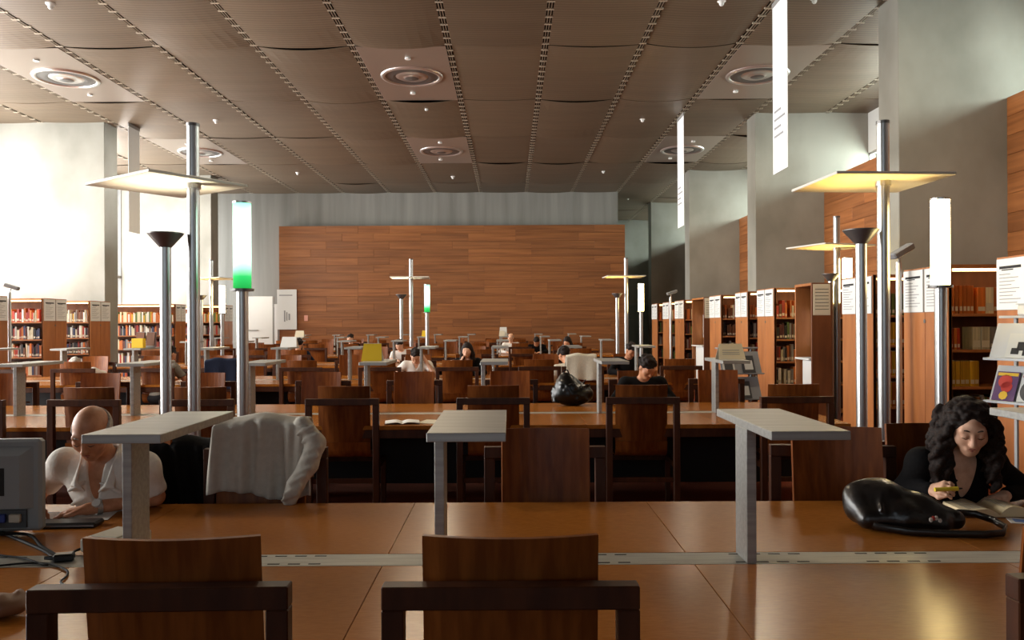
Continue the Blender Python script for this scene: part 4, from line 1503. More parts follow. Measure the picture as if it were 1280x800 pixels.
# ---- the curly-haired woman reading
cw = (2.14, strip_y(0) + FAR + 0.14, 0)
wl = lambda p: loc_of(cw, PI, p)
woman = person('woman with dark curly hair in a black top reading a book', cw, PI, lean=27, head_pitch=24, head_yaw=17,
               elbows=[wl((1.93, 3.93, 0.80)), wl((2.52, 3.90, 0.80))], hands=[wl((1.975, 3.74, 0.83)), wl((2.33, 3.76, 0.80))],
               hand_dir=[(-0.15, 0.75, 0.30), (0.95, 0.35, -0.15)], hand_up=[(0.75, 0.1, 0.6), None], curl=(1.25, 0.4), skin='skin_fair', top='top_black', sleeve=1.9,
               res=0.005, vneck=0.22, hair='curly', fine=True, female=True, hunch=0.01)
hl = thing('highlighter_pen', 'yellow highlighter pen held above the open book', 'pen', (1.985, 3.650, 0.852), 0.1)
plain('marker_yellow', srgb(238, 214, 60), 0.4)
ob('barrel', MB().cyl((-0.05, 0, 0), (0.055, -0.01, 0.004), 0.0095, n=14).mesh('barrel', 'marker_yellow'), hl)
ob('tip', MB().cyl((0.055, -0.01, 0.004), (0.075, -0.012, 0.005), 0.005, 0.003, n=10).mesh('tip', 'ink'), hl)

# ---- readers further back
person('man in black with short dark hair bent over the second table', (1.44, strip_y(1) + FAR + 0.06, 0), PI, lean=22, head_pitch=38, head_yaw=-25, top='top_black', sleeve=1.9, res=0.011, fine=False)
c4 = (-1.55, strip_y(2) + FAR + 0.02, 0)
person('young man in a white tee shirt with one hand in his hair', c4, PI, lean=32, head_pitch=42, top='tee_white', skin='skin_fair', sleeve=0.6, vneck=0.08,
       elbows=[(0.36, 0.16, 0.80), (-0.30, 0.36, 0.80)], hands=[(0.12, 0.38, 0.79), (-0.115, 0.235, 1.06)], hand_dir=[None, (0.45, -0.1, 0.8)], res=0.011)
person('dark-haired girl resting her cheek on one hand', (-0.70, strip_y(2) + FAR, 0), PI, lean=20, head_pitch=10, head_yaw=10, hair='long', top='top_black', skin='skin_fair', sleeve=1.9,
       elbows=[(0.22, 0.30, 0.80), (-0.28, 0.22, 0.80)], hands=[(0.10, 0.30, 0.985), (-0.06, 0.42, 0.785)], hand_dir=[(-0.25, 0.0, 0.8), None], curl=(0.9, 0.4), res=0.011, female=True)
person('reader in a cream jacket slumped forward over the table', (0.98, strip_y(2) + NEAR + 0.06, 0), 0.1, lean=24, side_lean=-10, head_pitch=30, head_yaw=-20, top='cream_cloth', sleeve=1.9, res=0.012)
person('dark-haired reader in a grey shirt with back turned, garden side', (-5.2, strip_y(2) + NEAR, 0), -0.35, lean=16, head_pitch=25, hair='short', top='grey_cloth', sleeve=0.7, res=0.012)
person('reader in a white shirt with head low over the garden-side table', (-7.1, strip_y(2) + FAR, 0), PI, lean=48, head_pitch=55, hair='short', hair_mat='hair_grey', top='tee_white', sleeve=1.8, res=0.014)
person('young man in a white shirt leaning at the fourth table', (-2.40, strip_y(3) + FAR, 0), PI, lean=24, side_lean=8, head_pitch=30, head_yaw=20, top='tee_white', skin='skin_fair', sleeve=0.7, res=0.014)
person('reader in a navy coat with back turned at the fourth table', (-4.45, strip_y(3) + NEAR, 0), -0.1, lean=10, head_pitch=15, head_yaw=-20, top='navy_cloth', sleeve=1.9, res=0.014)
person('dark-haired reader behind the third table by the aisle', (2.0, strip_y(2) + FAR, 0), PI, lean=18, head_pitch=35, head_yaw=-30, top='top_black', sleeve=1.9, res=0.014)
person('dark-haired reader sitting at the fifth table under the white card', (-4.6, strip_y(4) + FAR, 0), PI, lean=10, head_pitch=10, head_yaw=25, top='top_black', skin='skin_fair', sleeve=1.9, res=0.016)
person('fair reader sitting beside the white cards at the fifth table', (0.05, strip_y(4) + FAR, 0), PI, lean=8, head_pitch=5, head_yaw=25, hair='bald', hair_mat='hair_grey', top='tee_white', skin='skin_fair', sleeve=1.8, res=0.016)
person('dark-haired reader with a lowered head at the fifth table', (0.78, strip_y(4) + FAR, 0), PI, lean=30, head_pitch=50, top='top_black', sleeve=1.8, res=0.016)
person('dark-haired reader in brown at the fourth table by the aisle', (1.35, strip_y(3) + FAR, 0), PI, lean=14, head_pitch=25, head_yaw=30, hair='long', top='grey_cloth', sleeve=1.8, res=0.016, female=True)

# ------------------------------------------------------------------ garments hung on chairs
def drape(ch_loc, ch_rz, w, front_len, back_len, label, mat, name, top_z=1.115, seed=1, amp=0.018, sleeve=None, skew=0.0):
    """cloth laid over a chair back: one continuous sheet, with an optional hanging sleeve"""
    r2 = random.Random(seed)
    t = thing(name, label, 'garment', ch_loc, ch_rz)
    ph = [r2.uniform(0, 6.28) for _ in range(6)]

    def fn(u, v):
        x = (2 * u - 1)
        tot = front_len + 0.12 + back_len
        s = v * tot
        cv = 0.038 * min(abs(x), 1.0) ** 2
        zt = top_z - 0.018 * abs(x) ** 3 + 0.008 * math.sin(5 * x + ph[0])
        if s < back_len:                       # behind
            f = (back_len - s)
            y, z = -0.325 - 0.01 * math.sin(6 * x + ph[1]) * f / back_len, zt - f
        elif s < back_len + 0.12:
            a = (s - back_len) / 0.12
            y = -0.325 + a * 0.11 + cv * a
            z = zt + 0.025 * math.sin(a * math.pi)
        else:
            f = s - back_len - 0.12
            g = min(f / 0.25, 1.0)
            xx = x * (1 + 0.25 * f)
            fold = amp * (0.35 + 0.65 * g) * (0.55 + 0.5 * math.sin(11 * xx + ph[2] + 1.5 * f) + 0.35 * math.sin(21 * xx + ph[3] - 2 * f) + 0.3 * math.sin(5 * x + ph[4]))
            y = -0.205 + cv + 0.17 * f * 0.5 + max(fold, 0) + 0.25 * fold * (fold < 0) + 0.016
            z = zt - f - (0.03 * math.sin(3 * x + ph[5]) * g)
        spread = 1.0 + 0.10 * (0 if s < back_len else min(1, max(0, s - back_len - 0.1) / front_len))
        return (x * w / 2 * spread + skew * (zt - z), y, z)
    o = ob('cloth', MB().grid(44, 40, fn).mesh('cloth', mat, smooth=True, thick=0.008), t)
    if sleeve:
        S_ = Soft(0.007)
        S_.path(sleeve, [0.046, 0.05, 0.046, 0.040, 0.036][:len(sleeve)], 0.02)
        for i in range(len(sleeve) - 1):
            a, b2 = np.array(sleeve[i]), np.array(sleeve[i + 1])
            for q in (0.3, 0.7):
                c = a + (b2 - a) * q
                S_.cap(c + np.array([-0.035, 0.035, 0.02]), c + np.array([0.035, 0.045, -0.015]), 0.012, 0.008, 0.015)
        S_.ell(np.array(sleeve[-1]) + np.array([0, 0, -0.055]), (0.06, 0.06, 0.03), None, 0.006, 'sub')
        ob('sleeve', S_.mesh('sleeve', mat), t)
    return t


jc = chairs['f0jacket']
drape(tuple(jc.location), jc.rotation_euler.z, 0.46, 0.36, 0.30, 'pale grey cardigan hung over a chair back', 'cardigan', 'cardigan', 1.135, 4, 0.034,
      sleeve=[(-0.20, -0.20, 1.11), (-0.27, -0.17, 1.02), (-0.245, -0.12, 0.92), (-0.19, -0.075, 0.83), (-0.165, -0.065, 0.76)])
cloth('coat_black', srgb(13, 12, 13), 0.2)
mc = chairs['f0man']
t = drape((mc.location.x + 0.30, mc.location.y - 0.0, 0), mc.rotation_euler.z + 0.15, 0.36, 0.62, 0.3, 'black coat hung on the frame of the bald man\'s chair', 'coat_black', 'coat', 1.01, 8, 0.03, skew=-0.16)
drape((-4.2, strip_y(2) + NEAR, 0), 0.0, 0.46, 0.3, 0.42, 'dark blue coat hung over a chair at the third table', 'navy_cloth', 'coat', 1.11, 9, 0.03)

drape((1.05, strip_y(2) + NEAR, 0), 0.0, 0.44, 0.2, 0.36, 'cream jacket hung over a chair back at the third table', 'cream_cloth', 'jacket', 1.15, 11, 0.03)

# ------------------------------------------------------------------ things on the front table
TZ = T_Z + 0.0005
plain('monitor_grey', srgb(136, 138, 138), 0.45)
plain('monitor_dark', srgb(64, 66, 68), 0.5)
plain('beige_plastic', srgb(190, 183, 166), 0.5)
plain('port_blue', srgb(40, 60, 130), 0.5)
plain('paper', srgb(226, 224, 218), 0.8)
mon = thing('computer_monitor', 'grey flat computer monitor seen from behind on the table', 'monitor', (-2.235, 3.36, TZ), R(4))
# frame: rear face looks to -y (towards the viewer's side of the table)
ob('housing', MB().box(-0.255, 0.255, 0.0, 0.05, 0.012, 0.40).mesh('housing', 'monitor_grey', 0.012), mon)
rear = MB()
a = [(-0.225, 0.0, 0.11), (0.225, 0.0, 0.11), (0.225, 0.0, 0.37), (-0.225, 0.0, 0.37)]
b_ = [(-0.185, -0.035, 0.115), (0.185, -0.035, 0.115), (0.185, -0.035, 0.335), (-0.185, -0.035, 0.335)]
rear.add(a + b_, [(4, 5, 6, 7), (0, 1, 5, 4), (1, 2, 6, 5), (2, 3, 7, 6), (3, 0, 4, 7)])
ob('rear_cover', rear.mesh('rear_cover', 'monitor_grey'), mon)
ob('vent', MB().box(0.05, 0.125, -0.038, -0.034, 0.17, 0.285).mesh('vent', 'dark'), mon)
ob('screen', MB().box(-0.235, 0.235, 0.05, 0.052, 0.04, 0.38).mesh('screen', 'monitor_dark'), mon)
sk = ob('socket_panel', MB().box(-0.2, 0.2, -0.012, 0.0, 0.03, 0.105).mesh('socket_panel', 'monitor_dark'), mon)
for x, c in ((0.10, 'port_blue'), (0.04, 'dark'), (-0.05, 'dark'), (0.16, 'beige_plastic')):
    ob('socket', MB().box(x - 0.022, x + 0.022, -0.03, -0.011, 0.055, 0.09).mesh('socket', c, 0.003), sk)
ob('stand', MB().box(-0.06, 0.06, 0.0, 0.05, 0.008, 0.02).box(-0.12, 0.12, -0.02, 0.12, 0.0, 0.010).mesh('stand', 'monitor_dark', 0.003), mon)

def ot(px, py, dz=0.006):
    return tuple(at(px, py, z=T_Z + dz))


plug_p = ot(80, 697, 0.012)
cables = [
    ('black monitor cable drooping into the table socket', [(-2.135, 3.328, 0.80), (-2.13, 3.27, 0.772), ot(34, 668, 0.012), ot(52, 683), ot(68, 693, 0.008), (plug_p[0] - 0.03, plug_p[1], plug_p[2])], 0.0065),
    ('black power cable running beside the monitor cable', [(-2.26, 3.325, 0.80), ot(-12, 657, 0.02), ot(8, 668), ot(34, 679), ot(58, 690), (plug_p[0] - 0.03, plug_p[1] - 0.012, plug_p[2])], 0.0065),
    ('thin dark cable curling over the metal strip', [ot(-40, 712), ot(0, 707), ot(35, 704), ot(62, 705), ot(82, 712), ot(84, 719), ot(76, 727), ot(84, 732), ot(115, 733)], 0.004),
    ('thin dark cable lying along the metal strip', [ot(-40, 690), ot(0, 694), ot(30, 698), ot(52, 705), ot(60, 706)], 0.004),
    ('short black cable between plug and beige box', [(plug_p[0] + 0.03, plug_p[1], plug_p[2]), ot(92, 690, 0.012), ot(101, 686, 0.016)], 0.005),
]
for lb, pts, r in cables:
    # smooth the path
    P_ = [Vector(p) for p in pts]
    out = []
    for i in range(len(P_) - 1):
        p0, p1, p2, p3 = P_[max(i - 1, 0)], P_[i], P_[i + 1], P_[min(i + 2, len(P_) - 1)]
        for q in range(6):
            s = q / 6
            out.append(0.5 * ((2 * p1) + (-p0 + p2) * s + (2 * p0 - 5 * p1 + 4 * p2 - p3) * s * s + (-p0 + 3 * p1 - 3 * p2 + p3) * s ** 3))
    out.append(P_[-1])
    o = ob('cable', MB().tube(out, r, 8).mesh('cable', 'cable_black', smooth=True))
    tag(o, lb, 'cable')
pl_ = thing('plug', 'black plug pushed into the table strip', 'plug', (plug_p[0], plug_p[1], TZ), 0.3)
ob('shell', MB().box(-0.035, 0.035, -0.022, 0.022, 0, 0.028).mesh('shell', 'black_plastic', 0.006), pl_)
ob('strain_relief', MB().cyl((-0.033, 0, 0.014), (-0.065, 0, 0.016), 0.009, 0.006, n=10).mesh('strain_relief', 'black_plastic'), pl_)
bx = thing('adapter_box', 'small beige electronic box on the table beside the monitor', 'electronic box', (-1.545, 3.14, TZ), R(-16))
ob('case', MB().box(-0.085, 0.085, -0.10, 0.10, 0.008, 0.062).mesh('case', 'beige_plastic', 0.008), bx)
ob('lid', MB().box(-0.06, 0.06, -0.07, 0.07, 0.062, 0.068).mesh('lid', 'beige_plastic', 0.003), bx)
ob('front_slot', MB().box(-0.06, 0.06, -0.102, -0.099, 0.026, 0.04).mesh('front_slot', 'dark'), bx)
for s in (-1, 1):
    ob('foot', MB().box(s * 0.06 - 0.012, s * 0.06 + 0.012, -0.08, 0.08, 0, 0.009).mesh('foot', 'black_plastic'), bx)
nb = thing('black_folder', 'flat black folder on the table before the bald man', 'folder', (-1.97, 3.50, TZ), R(3))
ob('cover', MB().box(-0.10, 0.17, -0.045, 0.05, 0, 0.024).mesh('cover', 'black_plastic', 0.008), nb)
ob('edge', MB().box(-0.095, 0.165, -0.047, -0.044, 0.008, 0.015).mesh('edge', 'dark_chrome'), nb)
pp = thing('writing_paper', 'white sheets of paper under the bald man\'s hands', 'paper', (-2.02, 3.66, TZ), R(5))
for i, (dx, dy, rz) in enumerate(((-0.08, 0, 0.0), (0.07, 0.0, 0.12), (-0.03, 0.01, -0.08))):
    ob('sheet', MB().box(-0.12, 0.12, -0.085, 0.085, 0, 0.0012).mesh('sheet', 'paper'), pp, (dx, dy, i * 0.0016), (0, 0, rz))
# crumpled bag at the table corner
S_ = Soft(0.006)
r2 = random.Random(12)
S_.ell((0, 0, 0.035), (0.075, 0.06, 0.035), None, 0.02)
for i in range(22):
    a = r2.uniform(0, 6.28); q = r2.uniform(0.02, 0.075)
    S_.cap((q * math.cos(a), q * 0.8 * math.sin(a), 0.03), (q * 1.1 * math.cos(a + 0.5), q * 0.9 * math.sin(a + 0.5), r2.uniform(0.02, 0.06)), 0.014, 0.010, 0.02)
S_.plane((0, 0, -1), (0, 0, 0.001))
plain('crumpled_brown', srgb(120, 84, 60), 0.5)
pb = at(2, 772, z=T_Z)
o = ob('crumpled_bag', S_.mesh('crumpled_bag', 'crumpled_brown'), None, (pb.x - 0.02, pb.y, TZ))
tag(o, 'crumpled brown paper bag lying on the front table', 'bag')

# the black slouchy handbag with its strap
noisy('bag_leather', srgb(14, 13, 14), srgb(26, 24, 24), (30, 30, 30), rough=0.3, bump=0.2, spec=0.6)
hb = thing('handbag', 'black leather shoulder bag with a looped strap on the table', 'handbag', (1.655, 3.43, TZ))
hb.scale = (0.88, 0.95, 0.95)
S_ = Soft(0.006)
S_.path([(-0.16, 0.03, 0.085), (-0.04, 0.03, 0.095), (0.10, -0.02, 0.075), (0.24, -0.08, 0.05)], [0.078, 0.095, 0.070, 0.042], 0.05)
S_.path([(-0.17, -0.06, 0.05), (0.0, -0.07, 0.055), (0.16, -0.11, 0.04)], [0.045, 0.055, 0.036], 0.05)
S_.ell((-0.10, 0.07, 0.14), (0.12, 0.05, 0.060), None, 0.05)
S_.cap((-0.18, -0.02, 0.09), (0.24, -0.115, 0.055), 0.010, 0.008, 0.012)
S_.cap((-0.14, 0.03, 0.175), (0.16, -0.04, 0.105), 0.008, 0.006, 0.015)
S_.cap((-0.20, 0.0, 0.06), (-0.02, -0.115, 0.05), 0.012, 0.008, 0.02)
for i in range(5):
    S_.cap((-0.12 + i * 0.06, -0.10 + 0.0 * i, 0.10 - i * 0.008), (-0.09 + i * 0.07, -0.02, 0.15 - i * 0.015), 0.007, 0.004, 0.018)
S_.plane((0, 0, -1), (0, 0, 0.001))
ob('bag_body', S_.mesh('bag_body', 'bag_leather'), hb)
stp = [(-0.20, -0.02, 0.05), (-0.15, -0.11, 0.03), (-0.02, -0.165, 0.018), (0.14, -0.19, 0.016), (0.30, -0.205, 0.016), (0.395, -0.19, 0.018), (0.44, -0.14, 0.03), (0.425, -0.07, 0.045), (0.37, -0.02, 0.06), (0.29, -0.02, 0.066), (0.22, -0.06, 0.06)]
ob('strap', MB().tube([Vector(p) for p in stp], 0.016, 10, flat=(0.55, 1.0)).mesh('strap', 'bag_leather', smooth=True), hb)
plain('brass', (0.7, 0.5, 0.18, 1), 0.3, metal=1.0)
ob('clasp', MB().box(-0.03, 0.03, -0.008, 0.008, -0.003, 0.006).mesh('clasp', 'brass', 0.002), hb, (-0.075, 0.02, 0.188), (R(25), 0, -0.1))
for i in range(5):
    p = (0.425 - 0.011 * i, -0.085 + 0.017 * i, 0.06)
    ob('stud', MB().lathe([(0.005, 0), (0.003, 0.003), (0, 0.004)], n=10).mesh('stud', 'chrome'), hb, (p[0], p[1], 0.052 + i * 0.003))
plain('flower_white', srgb(214, 206, 196), 0.8)
plain('flower_red', srgb(166, 52, 40), 0.8)
r2 = random.Random(5)
for i in range(9):
    c = ('flower_white', 'flower_red')[i % 3 == 1]
    ob('scarf_flower', MB().lathe([(0.0, 0.006), (0.008, 0.004), (0.011, 0.0)], n=7).mesh('scarf_flower', c), hb,
       (0.085 + 0.018 * i * 0.9, -0.150 + 0.006 * i + r2.uniform(-0.006, 0.006), 0.060 + r2.uniform(-0.012, 0.012)), (R(80), 0, 0.1))

# open book before the woman
ok = thing('open_book', 'thick open book lying before the curly-haired woman', 'book', (2.19, 3.675, TZ), R(-3))
def page(u, v, s):
    x = s * 0.150 * u
    z = 0.012 + 0.035 * math.sin(min(u * 2.4, 1.0) * math.pi * 0.5) * (1 - 0.55 * u) + (0.012 if s > 0 else 0) * math.sin(u * math.pi)
    return (x, (v - 0.5) * 0.21, z)
plain('page', srgb(232, 212, 168), 0.8)
for s in (-1, 1):
    mb = MB()
    nu = 10
    vs = [page(i / nu, j, s) for j in (0, 1) for i in range(nu + 1)] + [(s * 0.150 * i / nu, (j - 0.5) * 0.21, 0.004) for j in (0, 1) for i in range(nu + 1)]
    n1 = nu + 1
    fs = []
    for i in range(nu):
        fs += [(i, i + 1, n1 + i + 1, n1 + i), (2 * n1 + i, 3 * n1 + i, 3 * n1 + i + 1, 2 * n1 + i + 1), (i, 2 * n1 + i, 2 * n1 + i + 1, i + 1),
               (n1 + i, n1 + i + 1, 3 * n1 + i + 1, 3 * n1 + i)]
    fs += [(nu, 2 * n1 + nu, 3 * n1 + nu, n1 + nu), (0, n1, 3 * n1, 2 * n1)]
    mb.add(vs, fs)
    ob('pages', mb.mesh('pages', 'page'), ok)
mb = MB()
for s in (-1, 1):
    for i in range(14):
        y = 0.085 - i * 0.0125
        for q in range(5):
            u0, u1 = 0.2 + 0.13 * q, 0.2 + 0.13 * q + 0.10
            p0, p1 = page(u0, 0, s), page(u1, 0, s)
            mb.add([(p0[0], y, p0[2] + 0.0012), (p1[0], y, p1[2] + 0.0012), (p1[0], y + 0.004, p1[2] + 0.0012), (p0[0], y + 0.004, p0[2] + 0.0012)], [(0, 1, 2, 3)])
o = ob('print_lines', mb.mesh('print_lines', 'grey_print'), ok)
ob('cover', MB().box(-0.156, 0.156, -0.109, 0.109, 0, 0.004).mesh('cover', 'book_brown'), ok)
mg = thing('leaflet', 'blue and white leaflet lying beside the open book', 'leaflet', (2.26, 3.50, TZ), R(-20))
ob('sheet', MB().box(-0.07, 0.07, -0.05, 0.05, 0, 0.002).mesh('sheet', 'paper'), mg)
ob('picture', MB().box(-0.05, 0.02, -0.03, 0.03, 0.002, 0.0026).mesh('picture', 'pen_blue'), mg)

# ------------------------------------------------------------------ second table: black sack, open book
S_ = Soft(0.011)
r2 = random.Random(21)
S_.ell((0, 0, 0.12), (0.225, 0.15, 0.125), None, 0.05)
S_.ell((-0.05, 0, 0.22), (0.13, 0.11, 0.10), None, 0.06)
S_.ell((-0.07, 0.0, 0.30), (0.07, 0.06, 0.05), None, 0.04)
for i in range(46):
    a = r2.uniform(0, 6.28); z = r2.uniform(0.03, 0.24); q = 0.215 * math.sqrt(max(0.05, 1 - (max(z - 0.1, 0) / 0.24) ** 2))
    da = r2.uniform(-0.5, 0.5); dz = r2.uniform(-0.04, 0.08)
    pt = lambda a_, z_: np.array([q * math.cos(a_), q * 0.66 * math.sin(a_), z_])
    S_.cap(pt(a, z), pt(a + da, z + dz) * np.array([0.96, 0.96, 1]), 0.014, 0.006, 0.022)
S_.plane((0, 0, -1), (0, 0, 0.001))
plain('sack_black', srgb(9, 9, 9), 0.28, spec=0.4)
sb = thing('black_sack', 'shiny crumpled black sack on the second table', 'sack', ((715 - 636.5) / 1000 * 8.55, 8.55, TZ))
ob('sack_body', S_.mesh('sack_body', 'sack_black'), sb)
ob('handle', MB().tube([(-0.10, 0, 0.32), (-0.09, 0.01, 0.37), (-0.05, 0.0, 0.375), (-0.03, -0.01, 0.32)], 0.008, 8).mesh('handle', 'sack_black', smooth=True), sb)
b2k = thing('open_book', 'open white book lying on the edge of the second table', 'book', (-0.95, 7.08, TZ), R(8))
for s in (-1, 1):
    ob('pages', MB().grid(6, 1, lambda u, v: (s * 0.15 * u, (v - 0.5) * 0.22, 0.006 + 0.022 * math.sin(min(1, u * 2) * PI / 2) * (1 - 0.7 * u))).mesh('pages', 'paper', thick=0.004), b2k)
ob('cover', MB().box(-0.155, 0.155, -0.115, 0.115, 0, 0.005).mesh('cover', 'book_brown'), b2k)
o = ob('paper_sheet', MB().box(-0.1, 0.1, -0.13, 0.13, 0, 0.003).mesh('paper_sheet', 'cream_card'), None, (-0.70, 7.16, TZ), (0, 0, -0.3))
tag(o, 'loose cream sheet beside the open white book', 'paper')


# ------------------------------------------------------------------ cards standing on the divider shelves
def tent_card(k, i, dx, dy, w, h, mat, label, rz=0.0, mark=True):
    base = carrels[(k, i)].location
    t = thing('tent_card', label, 'sign', (base.x + dx, base.y + dy, 1.2595), rz)
    ob('front', MB().add([(-w / 2, -0.07, 0), (w / 2, -0.07, 0), (w / 2 * 0.86, 0, h), (-w / 2 * 0.86, 0, h)], [(0, 1, 2, 3)]).mesh('front', mat, thick=0.003), t)
    ob('back', MB().add([(-w / 2, 0.07, 0), (w / 2, 0.07, 0), (w / 2 * 0.86, 0.0, h), (-w / 2 * 0.86, 0.0, h)], [(3, 2, 1, 0)]).mesh('back', 'cream_card', thick=0.003), t)
    if mark:
        mb = MB()
        for q, (a, b2) in enumerate(((0.3, 0.34), (0.55, 0.6), (0.42, 0.46))):
            f = lambda z: -0.07 * (1 - z) - 0.0025
            mb.add([(-w * 0.34, f(a), h * a), (w * 0.30, f(a), h * a), (w * 0.30, f(b2), h * b2), (-w * 0.34, f(b2), h * b2)], [(0, 1, 2, 3)])
        ob('print_lines', mb.mesh('print_lines', 'grey_print'), t)
    return t


def card_at(px, k):
    """index and offset of the divider shelf under a photo column"""
    x = (px - 636.5) / 1000 * strip_y(k)
    i = int(math.floor((x - POSTX) / MOD))
    return i, x - POSTX - i * MOD


for px, k, w, h, mat, lb, mk in ((466, 1, 0.20, 0.17, 'yellow_card', 'yellow tent card on a divider shelf of the second table', False),
                                 (912, 1, 0.26, 0.15, 'cream_card', 'cream printed tent card on the divider shelf by the aisle', True),
                                 (422, 2, 0.26, 0.16, 'white_print', 'white printed tent card on a divider shelf of the third table', True),
                                 (572, 4, 0.20, 0.17, 'yellow_card', 'yellow tent card on a divider shelf of the fifth table', False),
                                 (629, 4, 0.22, 0.25, 'white_print', 'tall white card on a divider shelf of the fifth table', False),
                                 (625, 4, 0.16, 0.15, 'cream_card', 'short cream card in front of the tall white card', False),
                                 (375, 4, 0.26, 0.18, 'cream_card', 'cream card on the divider shelf before the white wall poster', False)):
    i, dx = card_at(px, k)
    i = max(min(i, 2), ROWX[k][0] + 1)
    dx = min(max(dx, 0.07), 0.2)
    tent_card(k, i, dx, -0.12 if px == 625 else -0.02, w, h, mat, lb, mark=mk)
# leaflets and yellow box on the garden-side shelf of the third table
bs = carrels[(2, -5)].location
t = thing('leaflet_box', 'yellow box on the garden-side divider shelf of the third table', 'box', (bs.x + 0.13, bs.y - 0.12, 1.2595))
ob('front', MB().box(-0.09, 0.09, -0.05, 0.05, 0, 0.15).mesh('front', 'yellow_card', 0.004), t)
for i in range(2):
    t = thing('leaflet_holder', 'grey leaflet holder behind the yellow box', 'leaflet holder', (bs.x + 0.05 + 0.17 * i, bs.y + 0.06, 1.2595), 0, 'leaflet holders behind the yellow box')
    ob('back', MB().box(-0.075, 0.075, 0.02, 0.03, 0, 0.26).mesh('back', 'rack_grey'), t, rot=(R(-14), 0, 0))
    ob('leaflet', MB().box(-0.065, 0.065, 0.0, 0.018, 0.01, 0.25).mesh('leaflet', 'book_brown'), t, rot=(R(-14), 0, 0))
    ob('tray', MB().box(-0.075, 0.075, -0.03, 0.03, 0, 0.03).mesh('tray', 'rack_grey'), t)


# ------------------------------------------------------------------ magazine racks by the bookcases
plain('mag_red', srgb(186, 44, 34), 0.35)
plain('mag_yellow', srgb(224, 182, 50), 0.35)
plain('mag_purple', srgb(84, 50, 96), 0.35)
plain('mag_dark', srgb(56, 58, 60), 0.35)
plain('mag_pale', srgb(196, 198, 194), 0.4)
plain('mag_orange', srgb(216, 122, 70), 0.35)


plain('rack_pale', srgb(186, 190, 192), 0.45)


def mag_rack(x, y, label, tiers, w, z0, rz=0.0, pitch=0.40, ph=0.36, mat='rack_grey'):
    t = thing('magazine_rack', label, 'rack', (x, y, 0), rz)
    zt = z0 + pitch * tiers - 0.02
    for s in (-1, 1):
        ob('upright', MB().box(s * (w / 2 - 0.1) - 0.012, s * (w / 2 - 0.1) + 0.012, 0.148, 0.172, 0, zt).mesh('upright', mat, 0.002), t)
        ob('foot', MB().box(s * (w / 2 - 0.1) - 0.015, s * (w / 2 - 0.1) + 0.015, -0.22, 0.30, 0, 0.03).mesh('foot', mat, 0.002), t)
    ob('top_bar', MB().box(-w / 2, w / 2, 0.10, 0.19, zt, zt + 0.02).mesh('top_bar', mat, 0.002), t)
    for q in range(tiers):
        z = z0 + pitch * q
        ob('display_panel', MB().box(-w / 2 + 0.013, w / 2 - 0.013, -0.006, 0.006, 0, ph).mesh('display_panel', mat, 0.002), t, (0, -0.03, z), (R(-22), 0, 0))
        ob('lip', MB().box(-w / 2, w / 2, -0.07, 0.0, -0.015, 0.004).mesh('lip', mat, 0.002), t, (0, -0.02, z))
    return t


def magazine(loc, w, h, base, decor, label, rz=0.0):
    t = thing('magazine', label, 'magazine', loc, rz)
    t.rotation_euler = (R(-22), 0, rz)
    ob('cover', MB().box(-w / 2, w / 2, -0.004, 0.004, 0, h).mesh('cover', base), t)
    for i, (nm, mat, mb) in enumerate(decor):
        ob(nm, mb.mesh(nm, mat), t)
    return t


RX, RY, RZ = 3.93, 5.98, R(-66)
rk = mag_rack(RX, RY, 'grey magazine rack standing before the bookcase end', 2, 0.70, 1.0, RZ, 0.33, 0.29, 'rack_pale')


def on_rack(dx, dy, z):
    v = Matrix.Rotation(RZ, 3, 'Z') @ Vector((dx, dy, 0))
    return (RX + v.x, RY + v.y, z)


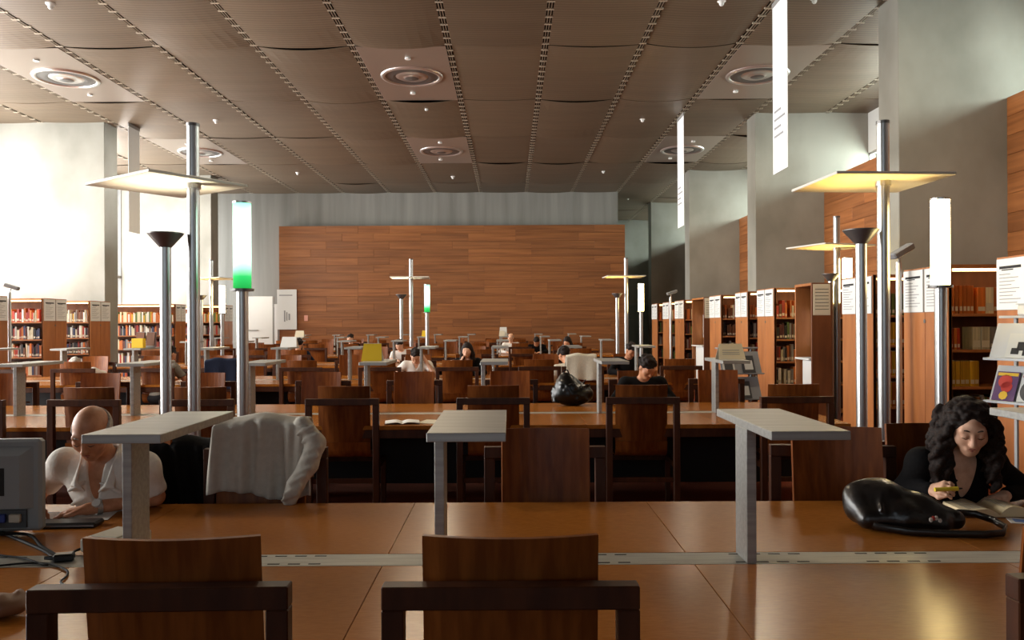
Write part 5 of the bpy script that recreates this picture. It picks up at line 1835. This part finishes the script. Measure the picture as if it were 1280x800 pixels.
blob = MB().cyl((-0.01, -0.0042, 0.155), (-0.01, -0.006, 0.155), 0.055, n=14).cyl((0.01, -0.0042, 0.11), (0.01, -0.006, 0.11), 0.045, n=12)
magazine(on_rack(-0.22, -0.052, 1.006), 0.175, 0.235, 'mag_purple', [('headline', 'mag_yellow', MB().box(-0.08, 0.08, -0.006, -0.004, 0.20, 0.225)), ('figure', 'mag_red', blob),
         ('flower', 'mag_yellow', MB().cyl((0.0, -0.0062, 0.04), (0.0, -0.008, 0.04), 0.035, n=8))], 'purple magazine with a red figure on its cover', RZ)
magazine(on_rack(-0.01, -0.052, 1.006), 0.20, 0.225, 'mag_pale', [('record', 'mag_dark', MB().cyl((0, -0.0042, 0.09), (0, -0.006, 0.09), 0.09, n=32)),
         ('record_label', 'mag_orange', MB().cyl((0, -0.0062, 0.09), (0, -0.0075, 0.09), 0.04, n=24)), ('record_hole', 'mag_dark', MB().cyl((0, -0.0077, 0.09), (0, -0.0085, 0.09), 0.015, n=16)),
         ('headline', 'mag_red', MB().box(-0.09, -0.02, -0.006, -0.004, 0.195, 0.215))], 'pale magazine with a record on its cover', RZ)
magazine(on_rack(-0.10, -0.052, 1.336), 0.20, 0.20, 'mag_pale', [('figure', 'ink', MB().box(-0.06, 0.0, -0.006, -0.004, 0.03, 0.08).box(-0.02, 0.05, -0.006, -0.004, 0.06, 0.13).box(0.03, 0.08, -0.006, -0.004, 0.02, 0.06))],
         'white magazine with a black drawing on its cover', RZ)
t = thing('leaflet_box', 'small white leaflet box on top of the magazine rack', 'box', on_rack(-0.12, 0.145, 1.661), RZ)
ob('case', MB().box(-0.085, 0.085, -0.045, 0.045, 0, 0.085).mesh('case', 'white_paint', 0.01), t)
ob('lid', MB().box(-0.09, 0.09, -0.05, 0.05, 0.085, 0.092).mesh('lid', 'rack_pale'), t)

mag_rack(3.62, 12.5, 'low grey display rack with leaflets in the bookcase aisle', 2, 0.70, 0.42, 0.2)
for i, (dx, z, m1, m2) in enumerate(((-0.2, 0.43, 'mag_dark', 'mag_orange'), (0.06, 0.43, 'mag_dark', 'mag_pale'), (-0.22, 0.83, 'mag_pale', 'mag_dark'), (0.12, 0.83, 'mag_dark', 'mag_pale'))):
    c, s = math.cos(0.2), math.sin(0.2)
    magazine((3.62 + dx * c + 0.055 * s, 12.5 + dx * s - 0.055 * c, z), 0.2, 0.28, m1, [('picture', m2, MB().box(-0.07, 0.07, -0.006, -0.004, 0.05, 0.2))], 'leaflet with a %s picture on the low display rack' % ('orange', 'pale', 'dark', 'pale square')[i], 0.2)
